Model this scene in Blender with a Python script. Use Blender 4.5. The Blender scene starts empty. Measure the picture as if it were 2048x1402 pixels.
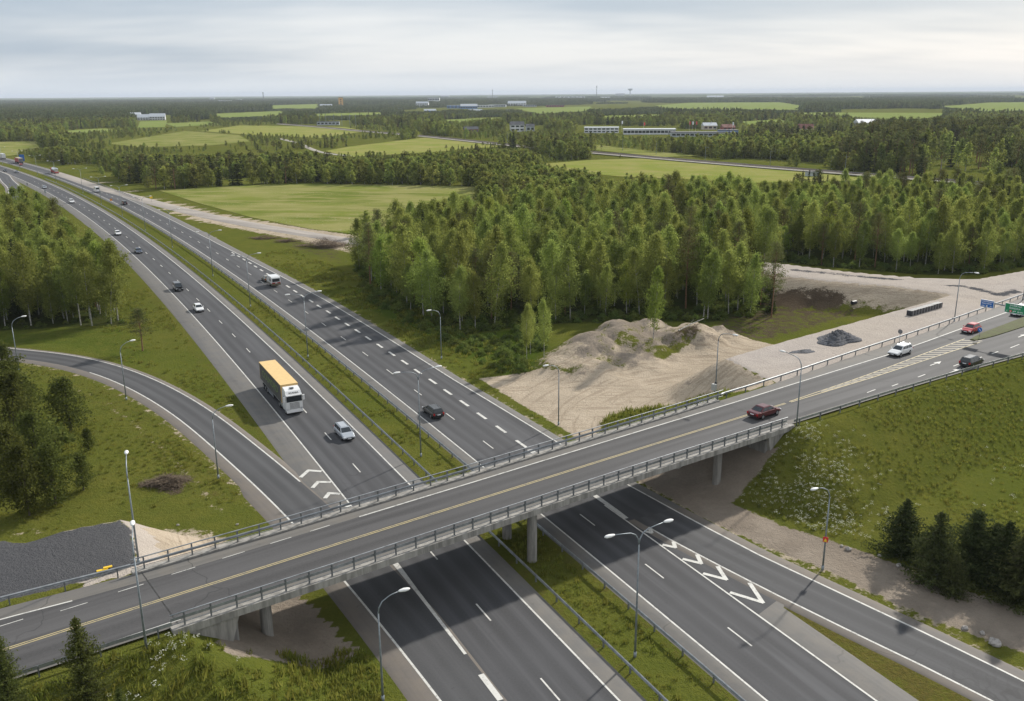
import bpy, math, random
import numpy as np
from mathutils import Vector, Matrix
R = random.Random(7); NR = np.random.default_rng(7)
sc = bpy.context.scene; COL = sc.collection; PI = math.pi

# ------------------------------------------------------------------ camera, sky, sun, exposure
CAM_H = 45.0; FPX = 1800.0; PITCH = math.atan(514/FPX); ROLL = -0.0068
cd = bpy.data.cameras.new('camera'); cam = bpy.data.objects.new('camera', cd); COL.objects.link(cam); sc.camera = cam
cd.sensor_fit = 'HORIZONTAL'; cd.sensor_width = 36.0; cd.lens = FPX/2048*36.0; cd.clip_start = 1.0; cd.clip_end = 90000
cam.matrix_world = Matrix.Translation((0, 0, CAM_H)) @ Matrix.Rotation(PI/2-PITCH, 4, 'X') @ Matrix.Rotation(ROLL, 4, 'Z')
SUN_EL = math.radians(31.5); SUN_DIR = Vector((0.61*math.cos(SUN_EL), 0.79*math.cos(SUN_EL), math.sin(SUN_EL))).normalized()
sd = bpy.data.lights.new('sun', 'SUN'); sd.energy = 4.5; sd.angle = math.radians(1.6); sd.color = (1.0, 0.95, 0.87)
so = bpy.data.objects.new('sun', sd); COL.objects.link(so); so.rotation_euler = SUN_DIR.to_track_quat('Z', 'Y').to_euler()
sc.view_settings.view_transform = 'Standard'; sc.view_settings.look = 'None'; sc.view_settings.exposure = 0.22; sc.view_settings.gamma = 1.0
sc.cycles.max_bounces = 6; sc.cycles.diffuse_bounces = 4; sc.cycles.transmission_bounces = 4; sc.cycles.volume_bounces = 0; sc.cycles.transparent_max_bounces = 4
try: sc.cycles.use_denoising = True
except Exception: pass

def N(nt, t, **k):
    n = nt.nodes.new(t)
    for a, v in k.items():
        if a.startswith('i_'): n.inputs[a[2:].replace('_', ' ')].default_value = v
        else: setattr(n, a, v)
    return n
def noise(nt, vec, scale, detail=3, rough=0.55):
    n = N(nt, 'ShaderNodeTexNoise'); n.inputs['Scale'].default_value = scale; n.inputs['Detail'].default_value = detail; n.inputs['Roughness'].default_value = rough
    if vec is not None: nt.links.new(vec, n.inputs['Vector'])
    return n.outputs['Fac']
def ramp(nt, fac, lo, hi, smooth=True):
    n = N(nt, 'ShaderNodeMapRange'); n.clamp = True
    if smooth: n.interpolation_type = 'SMOOTHSTEP'
    n.inputs['From Min'].default_value = lo; n.inputs['From Max'].default_value = hi
    nt.links.new(fac, n.inputs['Value']); return n.outputs['Result']
def mathn(nt, op, a, b=None):
    n = N(nt, 'ShaderNodeMath'); n.operation = op
    for i, v in enumerate((a, b)):
        if v is None: continue
        if isinstance(v, (int, float)): n.inputs[i].default_value = v
        else: nt.links.new(v, n.inputs[i])
    return n.outputs[0]
def mix(nt, fac, a, b, blend='MIX'):
    n = N(nt, 'ShaderNodeMix'); n.data_type = 'RGBA'; n.blend_type = blend
    for s, v in ((n.inputs[0], fac), (n.inputs[6], a), (n.inputs[7], b)):
        if isinstance(v, (int, float)): s.default_value = v
        elif isinstance(v, tuple): s.default_value = (*v, 1) if len(v) == 3 else v
        else: nt.links.new(v, s)
    return n.outputs[2]

w = bpy.data.worlds.new('World'); sc.world = w; w.use_nodes = True; nt = w.node_tree; nt.nodes.clear()
sky = N(nt, 'ShaderNodeTexSky'); sky.sky_type = 'NISHITA'; sky.sun_disc = False; sky.sun_elevation = SUN_EL
sky.sun_rotation = math.atan2(SUN_DIR.x, SUN_DIR.y); sky.air_density = 1.0; sky.dust_density = 2.0; sky.ozone_density = 1.0
tc = N(nt, 'ShaderNodeTexCoord'); sep = N(nt, 'ShaderNodeSeparateXYZ'); nt.links.new(tc.outputs['Generated'], sep.inputs[0])
zz = mathn(nt, 'ADD', mathn(nt, 'MAXIMUM', sep.outputs['Z'], 0.0), 0.13)
cv = N(nt, 'ShaderNodeCombineXYZ'); nt.links.new(mathn(nt, 'DIVIDE', sep.outputs['X'], zz), cv.inputs[0]); nt.links.new(mathn(nt, 'DIVIDE', sep.outputs['Y'], zz), cv.inputs[1])
mp = N(nt, 'ShaderNodeMapping'); mp.inputs['Rotation'].default_value = (0, 0, math.radians(-28)); mp.inputs['Scale'].default_value = (0.22, 0.42, 1); nt.links.new(cv.outputs[0], mp.inputs['Vector'])
n1 = noise(nt, mp.outputs[0], 1.1, 4, 0.5); n2 = noise(nt, mp.outputs[0], 3.3, 3, 0.55)
cl = ramp(nt, mathn(nt, 'ADD', mathn(nt, 'MULTIPLY', n1, 0.8), mathn(nt, 'MULTIPLY', n2, 0.2)), 0.36, 0.60)
ccol = mix(nt, cl, (0.40, 0.48, 0.575), (0.77, 0.79, 0.81))
ccol = mix(nt, ramp(nt, sep.outputs['Z'], 0.04, -0.005), ccol, (0.70, 0.76, 0.82))
bg1 = N(nt, 'ShaderNodeBackground'); nt.links.new(sky.outputs[0], bg1.inputs[0]); bg1.inputs[1].default_value = 0.10
bg2 = N(nt, 'ShaderNodeBackground'); nt.links.new(ccol, bg2.inputs[0]); bg2.inputs[1].default_value = 1.0
ms = N(nt, 'ShaderNodeMixShader'); ms.inputs[0].default_value = 0.86; nt.links.new(bg1.outputs[0], ms.inputs[1]); nt.links.new(bg2.outputs[0], ms.inputs[2])
wo = N(nt, 'ShaderNodeOutputWorld'); nt.links.new(ms.outputs[0], wo.inputs[0])

# ------------------------------------------------------------------ layout: photo pixel -> point at height z
CP, SP = math.cos(PITCH), math.sin(PITCH); CR, SR = math.cos(ROLL), math.sin(ROLL)
def at(u, v, z=0.0):
    x = (u-1024)/FPX; y = (701-v)/FPX
    x, y = CR*x-SR*y, SR*x+CR*y
    d = (x, CP+y*SP, -SP+y*CP); t = (CAM_H-z)/-d[2]
    return np.array([d[0]*t, d[1]*t])
def atp(pts, z=0.0): return np.array([at(p[0], p[1], p[2] if len(p) > 2 else z) for p in pts])

# motorway reference line (inner edge line of the right-hand carriageway): X as a function of Y, then offsets to its right
CF = np.array([3.40875915e-11, -1.33919291e-07, -1.41367330e-04, -4.82757377e-01, 48.4386927]); CD = np.polyder(CF)
def mref(Y):
    Yc = min(max(Y, 40), 650); x = np.polyval(CF, Yc); s = np.polyval(CD, Yc)
    return x + s*(Y-Yc), s
def mway(Y, o, z=0.0):
    x, s = mref(Y); h = math.hypot(1, s); return Vector((x+o/h, Y-o*s/h, z))
def mang(Y): s = mref(Y)[1]; return math.atan2(1, s)           # heading away from the camera
def moff(P):
    P = np.asarray(P, float); Y = P[..., 1].copy(); o = np.zeros_like(Y)
    for _ in range(6):
        Yc = np.clip(Y, 40, 650); x = np.polyval(CF, Yc); s = np.polyval(CD, Yc); x = x + s*(Y-Yc); h = np.hypot(1, s)
        o = ((P[..., 0]-x)-(P[..., 1]-Y)*s)/h
        Y = Y + ((P[..., 1]-Y)+(P[..., 0]-x)*s)/(h*h)*0.9
    return o, Y
# overpass frame: s along, t to its far side
OD = np.array([math.cos(math.radians(37)), math.sin(math.radians(37))]); ON = np.array([-OD[1], OD[0]]); OO = np.array([-1.0, 83.0])
def oz(s): return 6.5-0.8*(np.asarray(s)/100.0)**2
def ov(s, t, dz=0.0): p = OO+OD*s+ON*t; return Vector((p[0], p[1], float(oz(s))+dz))
def ost(P): Q = np.asarray(P)-OO; return Q@OD, Q@ON
def ip(x, xs, ys): return float(np.interp(x, xs, ys))
yel = lambda s: ip(s, [-60, -45, -24, 0, 30, 60, 140], [1.35, 1.0, 0.55, 0.12, -0.3, -0.62, -0.9])
ov_near = lambda s: ip(s, [-60, -45, -34, -20, 10, 39, 61, 76, 93, 125, 200, 300], [-3.3, -3.6, -4.1, -4.6, -5.15, -6.0, -6.8, -7.5, -8.7, -9.5, -9.5, -9.5])
ov_far = lambda s: ip(s, [-60, -44, -34, -20, 0, 30, 46, 56, 72, 87, 109, 142, 200, 300], [8.6, 7.7, 6.6, 6.0, 5.6, 5.55, 5.8, 6.2, 7.2, 8.0, 9.6, 12.6, 18, 27])
ov_fline = lambda s: ip(s, [-60, -44, -39, -30, -20, 0, 40, 77, 90, 103, 123, 200, 300], [6.4, 5.6, 5.0, 4.3, 4.1, 3.85, 3.75, 4.3, 5.1, 6.1, 7.7, 14, 23])
ABL, ABR = -29.0, 34.5           # abutment faces

# ------------------------------------------------------------------ materials
MATS = {}
def newmat(name):
    m = bpy.data.materials.new(name); m.use_nodes = True; nt = m.node_tree; nt.nodes.clear()
    o = N(nt, 'ShaderNodeOutputMaterial'); MATS[name] = m; return m, nt, o
def pmat(name, col, rough=0.6, metal=0.0, var=0.0, vscale=3.0, bump=0.0, bscale=30.0, coord='Object', coat=0.0, alpha_col2=None, spec=0.5, stretch=None):
    m, nt, o = newmat(name); b = N(nt, 'ShaderNodeBsdfPrincipled'); nt.links.new(b.outputs[0], o.inputs[0])
    b.inputs['Roughness'].default_value = rough; b.inputs['Metallic'].default_value = metal; b.inputs['Coat Weight'].default_value = coat; b.inputs['Specular IOR Level'].default_value = spec
    b.inputs['Base Color'].default_value = (*col, 1)
    if var or bump:
        if coord == 'World': vec = N(nt, 'ShaderNodeNewGeometry').outputs['Position']
        else: vec = N(nt, 'ShaderNodeTexCoord').outputs['Object']
        if stretch: mps = N(nt, 'ShaderNodeMapping'); mps.inputs['Scale'].default_value = stretch; nt.links.new(vec, mps.inputs[0]); vec = mps.outputs[0]
        if var:
            f = ramp(nt, noise(nt, vec, vscale, 5, 0.65), 0.3, 0.7)
            c2 = alpha_col2 or tuple(min(1, c*(1+var)) for c in col); c1 = tuple(c*(1-var) for c in col)
            nt.links.new(mix(nt, f, c1, c2), b.inputs['Base Color'])
        if bump:
            bn = N(nt, 'ShaderNodeBump'); bn.inputs['Strength'].default_value = bump; bn.inputs['Distance'].default_value = 0.05
            nt.links.new(noise(nt, vec, bscale, 4), bn.inputs['Height']); nt.links.new(bn.outputs[0], b.inputs['Normal'])
    return m
def leafmat(name, dark, light, tr=0.28, orand=0.55):
    m, nt, o = newmat(name)
    at_ = N(nt, 'ShaderNodeAttribute'); at_.attribute_name = 'lf'; oi = N(nt, 'ShaderNodeObjectInfo')
    c = mix(nt, at_.outputs['Fac'], dark, light)
    hs = N(nt, 'ShaderNodeHueSaturation'); nt.links.new(c, hs.inputs['Color'])
    nt.links.new(mathn(nt, 'ADD', mathn(nt, 'MULTIPLY', oi.outputs['Random'], 0.036), 0.482), hs.inputs['Hue'])
    r2 = mathn(nt, 'FRACT', mathn(nt, 'MULTIPLY', oi.outputs['Random'], 7.31))
    nt.links.new(mathn(nt, 'ADD', mathn(nt, 'MULTIPLY', r2, orand), 1.0-orand/2), hs.inputs['Value'])
    d = N(nt, 'ShaderNodeBsdfDiffuse'); t = N(nt, 'ShaderNodeBsdfTranslucent'); nt.links.new(hs.outputs[0], d.inputs[0]); nt.links.new(hs.outputs[0], t.inputs[0])
    mx = N(nt, 'ShaderNodeMixShader'); mx.inputs[0].default_value = tr; nt.links.new(d.outputs[0], mx.inputs[1]); nt.links.new(t.outputs[0], mx.inputs[2]); nt.links.new(mx.outputs[0], o.inputs[0])
    return m

def ground_mat():
    m, nt, o = newmat('ground'); b = N(nt, 'ShaderNodeBsdfDiffuse'); nt.links.new(b.outputs[0], o.inputs[0])
    pos = N(nt, 'ShaderNodeNewGeometry').outputs['Position']
    big = ramp(nt, noise(nt, pos, 0.035, 4), 0.35, 0.65); mid = ramp(nt, noise(nt, pos, 0.35, 5, 0.65), 0.3, 0.7); fine = ramp(nt, noise(nt, pos, 3.2, 5, 0.7), 0.25, 0.75)
    vf = ramp(nt, noise(nt, pos, 9.0, 3, 0.7), 0.25, 0.75)
    g = mix(nt, big, (0.100, 0.116, 0.018), (0.142, 0.136, 0.027)); g = mix(nt, mathn(nt, 'MULTIPLY', mid, 0.55), g, (0.066, 0.088, 0.014))
    g = mix(nt, mathn(nt, 'MULTIPLY', fine, 0.55), g, (0.062, 0.075, 0.013)); g = mix(nt, mathn(nt, 'MULTIPLY', vf, 0.25), g, (0.15, 0.15, 0.045))
    def A(n): a = N(nt, 'ShaderNodeAttribute'); a.attribute_name = n; return a.outputs['Fac']
    wob = mathn(nt, 'ADD', mathn(nt, 'MULTIPLY', mathn(nt, 'SUBTRACT', noise(nt, pos, 0.55, 5, 0.65), 0.5), 0.9), mathn(nt, 'MULTIPLY', mathn(nt, 'SUBTRACT', noise(nt, pos, 3.0, 3, 0.6), 0.5), 0.5))
    def msk(n, lo=0.4, hi=0.6): return ramp(nt, mathn(nt, 'ADD', A(n), wob), lo, hi)
    dry = mix(nt, fine, (0.13, 0.105, 0.032), (0.075, 0.068, 0.02)); g = mix(nt, msk('dry', .3, .8), g, dry)
    lush = mix(nt, fine, (0.075, 0.105, 0.015), (0.045, 0.066, 0.011)); g = mix(nt, msk('lush', .25, .8), g, lush)
    fo = mix(nt, mid, (0.040, 0.052, 0.012), (0.065, 0.058, 0.024)); fo = mix(nt, fine, fo, (0.03, 0.045, 0.008)); g = mix(nt, msk('forest', .3, .7), g, fo)
    soil = mix(nt, fine, (0.085, 0.062, 0.042), (0.05, 0.038, 0.027)); soil = mix(nt, mathn(nt, 'MULTIPLY', mid, 0.5), soil, (0.13, 0.10, 0.07)); g = mix(nt, msk('soil'), g, soil)
    st = mix(nt, mid, (0.50, 0.415, 0.315), (0.42, 0.345, 0.255)); st = mix(nt, mathn(nt, 'MULTIPLY', fine, 0.5), st, (0.56, 0.48, 0.385)); st = mix(nt, mathn(nt, 'MULTIPLY', vf, 0.35), st, (0.23, 0.185, 0.135))
    mpx = N(nt, 'ShaderNodeMapping'); mpx.inputs['Rotation'].default_value = (0, 0, math.radians(-50)); mpx.inputs['Scale'].default_value = (0.12, 1.1, 1); nt.links.new(pos, mpx.inputs[0])
    dv = N(nt, 'ShaderNodeVectorMath'); dv.operation = 'SUBTRACT'; nt.links.new(pos, dv.inputs[0]); dv.inputs[1].default_value = (36.0, 116.0, 0); sx = N(nt, 'ShaderNodeSeparateXYZ'); nt.links.new(dv.outputs[0], sx.inputs[0])
    rr = mathn(nt, 'SQRT', mathn(nt, 'ADD', mathn(nt, 'MULTIPLY', sx.outputs[0], sx.outputs[0]), mathn(nt, 'MULTIPLY', sx.outputs[1], sx.outputs[1]))); cr_ = N(nt, 'ShaderNodeCombineXYZ'); nt.links.new(rr, cr_.inputs[0]); nt.links.new(mathn(nt, 'MULTIPLY', mathn(nt, 'ARCTAN2', sx.outputs[1], sx.outputs[0]), 2.0), cr_.inputs[1])
    rut = mathn(nt, 'MAXIMUM', ramp(nt, noise(nt, mpx.outputs[0], 1.0, 3, 0.6), 0.54, 0.64), ramp(nt, noise(nt, cr_.outputs[0], 1.15, 3, 0.55), 0.52, 0.62)); st = mix(nt, mathn(nt, 'MULTIPLY', rut, 0.6), st, (0.285, 0.23, 0.17)); st = mix(nt, mathn(nt, 'MULTIPLY', ramp(nt, noise(nt, pos, 0.12, 4, .6), .45, .62), 0.4), st, (0.32, 0.265, 0.20)); st = mix(nt, mathn(nt, 'MULTIPLY', ramp(nt, noise(nt, pos, 1.7, 5, .8), .58, .66), 0.6), st, (0.16, 0.13, 0.10)); g = mix(nt, msk('sand'), g, st)
    gr = mix(nt, mid, (0.49, 0.44, 0.395), (0.42, 0.375, 0.34)); gr = mix(nt, mathn(nt, 'MULTIPLY', vf, 0.5), gr, (0.30, 0.265, 0.245)); gr = mix(nt, mathn(nt, 'MULTIPLY', big, 0.3), gr, (0.44, 0.37, 0.285)); g = mix(nt, msk('gravel'), g, gr)
    tk = mix(nt, mid, (0.315, 0.265, 0.212), (0.245, 0.203, 0.160)); tk = mix(nt, mathn(nt, 'MULTIPLY', fine, .5), tk, (0.20, 0.168, 0.135)); tk = mix(nt, mathn(nt, 'MULTIPLY', ramp(nt, noise(nt, pos, 0.15, 4, .6), .45, .62), .6), tk, (0.18, 0.148, 0.118)); tk = mix(nt, mathn(nt, 'MULTIPLY', vf, .3), tk, (0.30, 0.26, 0.215)); g = mix(nt, msk('track'), g, tk)
    dg = mix(nt, vf, (0.052, 0.054, 0.060), (0.12, 0.12, 0.125)); dg = mix(nt, mathn(nt, 'MULTIPLY', mid, 0.7), dg, (0.072, 0.073, 0.08)); dg = mix(nt, ramp(nt, noise(nt, pos, 4.0, 4, .8), .64, .70), dg, (0.24, 0.235, 0.23)); dg = mix(nt, mathn(nt, 'MULTIPLY', big, .35), dg, (0.105, 0.102, 0.10)); g = mix(nt, msk('dgravel'), g, dg)
    nt.links.new(g, b.inputs[0])
    bn = N(nt, 'ShaderNodeBump'); bn.inputs['Strength'].default_value = 0.9; bn.inputs['Distance'].default_value = 0.30
    nt.links.new(mathn(nt, 'ADD', noise(nt, pos, 2.2, 5, 0.7), mathn(nt, 'MULTIPLY', noise(nt, pos, 8.0, 2), 0.4)), bn.inputs['Height']); nt.links.new(bn.outputs[0], b.inputs['Normal'])
    return m
def asphalt_mat(name, lane, shoulder, speck=0.25):
    m, nt, o = newmat(name); b = N(nt, 'ShaderNodeBsdfPrincipled'); nt.links.new(b.outputs[0], o.inputs[0]); b.inputs['Roughness'].default_value = 0.82; b.inputs['Specular IOR Level'].default_value = 0.3
    pos = N(nt, 'ShaderNodeNewGeometry').outputs['Position']
    def A(n): a = N(nt, 'ShaderNodeAttribute'); a.attribute_name = n; return a.outputs['Fac']
    sh, ax, al = A('sh'), A('ax'), A('al')
    cx = N(nt, 'ShaderNodeCombineXYZ'); nt.links.new(mathn(nt, 'MULTIPLY', ax, 1.3), cx.inputs[0]); nt.links.new(mathn(nt, 'MULTIPLY', al, 0.022), cx.inputs[1])
    streak = ramp(nt, noise(nt, cx.outputs[0], 1.0, 4, 0.6), 0.3, 0.7)
    # wheel tracks: two per lane of 3.75 m
    trk = mathn(nt, 'MULTIPLY', mathn(nt, 'ADD', mathn(nt, 'COSINE', mathn(nt, 'MULTIPLY', ax, 2*PI/1.9)), 1.0), 0.5)
    lane_c = mix(nt, mathn(nt, 'MULTIPLY', trk, 0.8), tuple(c*.82 for c in lane), tuple(c*1.45 for c in lane)); lane_c = mix(nt, mathn(nt, 'MULTIPLY', streak, 0.6), lane_c, tuple(c*0.66 for c in lane))
    patch = ramp(nt, noise(nt, pos, 0.06, 3), 0.4, 0.65); lane_c = mix(nt, mathn(nt, 'MULTIPLY', patch, 0.3), lane_c, tuple(c*1.35 for c in lane))
    sh_c = mix(nt, streak, shoulder, tuple(c*0.78 for c in shoulder)); sh_c = mix(nt, mathn(nt, 'MULTIPLY', ramp(nt, noise(nt, pos, 0.5, 4), .35, .65), .4), sh_c, tuple(c*f for c, f in zip(shoulder, (1.2, 1.12, 1.0))))
    c = mix(nt, ramp(nt, mathn(nt, 'ADD', sh, mathn(nt, 'MULTIPLY', mathn(nt, 'SUBTRACT', noise(nt, pos, 0.8, 3), 0.5), 0.35)), 0.35, 0.65), lane_c, sh_c)
    cx2 = N(nt, 'ShaderNodeCombineXYZ'); nt.links.new(mathn(nt, 'MULTIPLY', ax, 0.26), cx2.inputs[0]); nt.links.new(mathn(nt, 'MULTIPLY', al, 0.012), cx2.inputs[1])
    big = ramp(nt, noise(nt, cx2.outputs[0], 1.0, 3, 0.5), 0.56, 0.60); c = mix(nt, mathn(nt, 'MULTIPLY', big, 0.30), c, tuple(c_*2.1 for c_ in lane))
    oil = ramp(nt, noise(nt, pos, 0.9, 5, 0.7), 0.60, 0.75); c = mix(nt, mathn(nt, 'MULTIPLY', oil, 0.4), c, tuple(c_*0.45 for c_ in lane))
    sp = ramp(nt, noise(nt, pos, 6.0, 3, 0.75), 0.3, 0.75); c = mix(nt, mathn(nt, 'MULTIPLY', sp, speck), c, tuple(c_*1.7 for c_ in lane))
    # hairline cracks and sealed joints
    vo = N(nt, 'ShaderNodeTexVoronoi'); vo.feature = 'DISTANCE_TO_EDGE'; vo.inputs['Scale'].default_value = 0.055
    wv = N(nt, 'ShaderNodeVectorMath'); wv.operation = 'ADD'; nz = N(nt, 'ShaderNodeTexNoise'); nz.inputs['Scale'].default_value = 0.35; nt.links.new(pos, nz.inputs[0])
    sc_ = N(nt, 'ShaderNodeVectorMath'); sc_.operation = 'SCALE'; sc_.inputs['Scale'].default_value = 4.0; nt.links.new(nz.outputs['Color'], sc_.inputs[0]); nt.links.new(pos, wv.inputs[0]); nt.links.new(sc_.outputs[0], wv.inputs[1]); nt.links.new(wv.outputs[0], vo.inputs['Vector'])
    crack = mathn(nt, 'MULTIPLY', mathn(nt, 'SUBTRACT', 1.0, ramp(nt, vo.outputs['Distance'], 0.001, 0.0055)), ramp(nt, noise(nt, pos, 0.04, 2), 0.5, 0.6))
    c = mix(nt, mathn(nt, 'MULTIPLY', crack, 0.55), c, (0.03, 0.03, 0.03)); nt.links.new(c, b.inputs['Base Color'])
    bn = N(nt, 'ShaderNodeBump'); bn.inputs['Strength'].default_value = 0.3; bn.inputs['Distance'].default_value = 0.02; nt.links.new(noise(nt, pos, 14, 3), bn.inputs['Height']); nt.links.new(bn.outputs[0], b.inputs['Normal'])
    return m
def paint_mat(name, col, wear=0.5):
    m, nt, o = newmat(name); b = N(nt, 'ShaderNodeBsdfPrincipled'); nt.links.new(b.outputs[0], o.inputs[0]); b.inputs['Roughness'].default_value = 0.7
    pos = N(nt, 'ShaderNodeNewGeometry').outputs['Position']
    f = ramp(nt, mathn(nt, 'ADD', mathn(nt, 'MULTIPLY', noise(nt, pos, 1.2, 4, .7), .6), mathn(nt, 'MULTIPLY', noise(nt, pos, 7.0, 4, .7), .5)), 0.50+0.12*(1-wear), 0.74)
    nt.links.new(mix(nt, mathn(nt, 'MULTIPLY', f, wear), col, (0.16, 0.155, 0.145)), b.inputs['Base Color']); return m
def field_mat(name, a, b_, c_, ang, pitch, stripe=0.5):
    m, nt, o = newmat(name); b = N(nt, 'ShaderNodeBsdfDiffuse'); nt.links.new(b.outputs[0], o.inputs[0])
    pos = N(nt, 'ShaderNodeNewGeometry').outputs['Position']; mp = N(nt, 'ShaderNodeMapping'); mp.inputs['Rotation'].default_value = (0, 0, math.radians(ang)); nt.links.new(pos, mp.inputs[0])
    m2 = N(nt, 'ShaderNodeMapping'); m2.inputs['Scale'].default_value = (0.02, 1/pitch, 1); nt.links.new(mp.outputs[0], m2.inputs[0])
    s = ramp(nt, noise(nt, m2.outputs[0], 1.0, 3, .6), .38, .62); s2 = ramp(nt, noise(nt, m2.outputs[0], 2.3, 3, .6), .46, .62)
    c = mix(nt, s, a, b_); c = mix(nt, mathn(nt, 'MULTIPLY', s2, stripe), c, c_); c = mix(nt, mathn(nt, 'MULTIPLY', ramp(nt, noise(nt, pos, .9, 4, .7), .3, .7), .4), c, tuple(x*.62 for x in a))
    c = mix(nt, mathn(nt, 'MULTIPLY', ramp(nt, noise(nt, pos, .03, 3), .4, .65), .5), c, c_)
    c = mix(nt, mathn(nt, 'MULTIPLY', mathn(nt, 'MULTIPLY', ramp(nt, noise(nt, pos, 1.3, 2, .5), .66, .72), ramp(nt, noise(nt, m2.outputs[0], .7, 2, .5), .5, .6)), .8), c, (.5, .5, .42))
    nt.links.new(c, b.inputs[0]); bn = N(nt, 'ShaderNodeBump'); bn.inputs['Distance'].default_value = .15; nt.links.new(noise(nt, pos, 1.6, 4), bn.inputs['Height']); nt.links.new(bn.outputs[0], b.inputs['Normal']); return m

ground_mat()
asphalt_mat('asphalt', (0.056, 0.056, 0.059), (0.158, 0.151, 0.141)); asphalt_mat('asphalt_ramp', (0.060, 0.060, 0.062), (0.170, 0.150, 0.130)); asphalt_mat('asphalt_bridge', (0.062, 0.060, 0.060), (0.150, 0.142, 0.130), .3)
paint_mat('paint_white', (0.56, 0.55, 0.51), .8); paint_mat('paint_worn', (0.55, 0.54, 0.50), .95); paint_mat('paint_yellow', (0.44, 0.36, 0.18), .85); paint_mat('paint_hatch', (0.19, 0.165, 0.115), .8)
field_mat('field_green', (0.175, 0.200, 0.044), (0.125, 0.155, 0.030), (0.27, 0.25, 0.10), 6, 17.0, .85); field_mat('field_light', (0.22, 0.24, 0.055), (0.19, 0.225, 0.045), (0.29, 0.26, 0.10), 8, 24.0, .6)
field_mat('field_far', (0.17, 0.225, 0.05), (0.18, 0.23, 0.055), (0.22, 0.235, 0.08), 4, 80.0, .6); field_mat('track_gravel', (0.44, 0.395, 0.35), (0.37, 0.335, 0.30), (0.24, 0.225, 0.21), 38, 2.5, .55)
field_mat('ballast', (0.14, 0.115, 0.095), (0.11, 0.09, 0.08), (0.17, 0.15, 0.13), -60, 2.0, .5); field_mat('pale_road', (0.42, 0.39, 0.35), (0.35, 0.33, 0.29), (0.30, 0.28, 0.24), -60, 2.0, .4)
pmat('concrete', (0.27, 0.255, 0.23), .9, var=.36, vscale=1.6, bump=.3, bscale=6, coord='World', stretch=(1, 1, .12)); pmat('concrete_dark', (0.22, 0.21, 0.195), .9, var=.36, vscale=1.2, bump=.3, coord='World', stretch=(1, 1, .15))
pmat('galv', (0.25, 0.28, 0.30), .55, .5, var=.22, vscale=2.0); pmat('galv_rail', (0.29, 0.305, 0.315), .5, .5, var=.25, vscale=1.2); pmat('galv_dull', (0.20, 0.21, 0.215), .6, .5, var=.3, vscale=1.5)
pmat('lamp_white', (0.72, 0.72, 0.70), .45, var=.1); pmat('lamp_glass', (0.55, 0.57, 0.58), .15)
pmat('birch_bark', (0.33, 0.315, 0.285), .9, var=.55, vscale=3.5, bump=.3); pmat('pine_bark', (0.20, 0.105, 0.06), .95, var=.4, vscale=4, bump=.5); pmat('dark_bark', (0.085, 0.068, 0.05), .95, var=.4, vscale=4, bump=.5)
leafmat('leaf_birch', (0.149, 0.184, 0.043), (0.353, 0.394, 0.102), .45); leafmat('leaf_bright', (0.150, 0.195, 0.032), (0.310, 0.360, 0.080), .45); leafmat('leaf_dark', (0.118, 0.137, 0.034), (0.276, 0.291, 0.077), .4)
leafmat('leaf_bush', (0.087, 0.123, 0.028), (0.196, 0.238, 0.063), .4); leafmat('needle_pine', (0.086, 0.098, 0.035), (0.200, 0.205, 0.076), .25); leafmat('needle_spruce', (0.033, 0.044, 0.018), (0.088, 0.101, 0.037), .2)
leafmat('needle_larch', (0.065, 0.080, 0.022), (0.145, 0.160, 0.048), .35); leafmat('leaf_grass', (0.130, 0.152, 0.026), (0.255, 0.255, 0.055), .45, .4); leafmat('leaf_clump', (0.052, 0.064, 0.016), (0.125, 0.142, 0.036), .38); leafmat('petal', (0.36, 0.37, 0.28), (0.58, 0.58, 0.48), .2, .1); leafmat('twig', (0.084, 0.059, 0.045), (0.210, 0.157, 0.123), 0, .3); leafmat('far_wood', (0.088, 0.109, 0.044), (0.203, 0.228, 0.088), .35, .4)
for nme, c in dict(white=(.75, .75, .74), silver=(.42, .45, .48), black=(.012, .013, .014), navy=(.035, .05, .085), red=(.42, .02, .025), darkred=(.10, .012, .016), tan=(.20, .165, .10), grey=(.16, .165, .17)).items(): pmat('paint_'+nme if nme != 'white' else 'car_white', c, .28, .35 if nme in ('silver', 'navy', 'grey', 'tan', 'darkred') else 0, coat=.6)
pmat('glass', (0.018, 0.024, 0.028), .06, spec=.8); pmat('tyre', (0.016, 0.016, 0.017), .85); pmat('rim', (0.42, 0.43, 0.44), .35, .8); pmat('black_plastic', (0.022, 0.022, 0.023), .55); pmat('tail', (0.40, 0.012, 0.012), .2); pmat('head', (0.72, 0.74, 0.76), .1); pmat('plate', (0.75, 0.76, 0.78), .5)
pmat('roof_yellow', (0.66, 0.46, 0.20), .6, var=.05, vscale=1.5); pmat('curtain_dark', (0.075, 0.074, 0.070), .7, var=.2, vscale=1); pmat('ink_green', (0.17, 0.25, 0.07), .7); pmat('truck_red', (.40, .045, .04), .5, var=.1); pmat('truck_grey', (.17, .18, .20), .5); pmat('steel', (.62, .64, .66), .22, .9)
pmat('sign_blue', (0.012, 0.13, 0.44), .5); pmat('sign_green', (0.01, 0.26, 0.11), .5); pmat('sign_white', (0.80, 0.81, 0.82), .5); pmat('sign_orange', (.75, .25, .02), .5); pmat('sign_yellow', (.80, .55, .03), .5); pmat('sign_red', (.6, .03, .03), .5); pmat('sign_back', (.17, .17, .175), .6)
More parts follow.
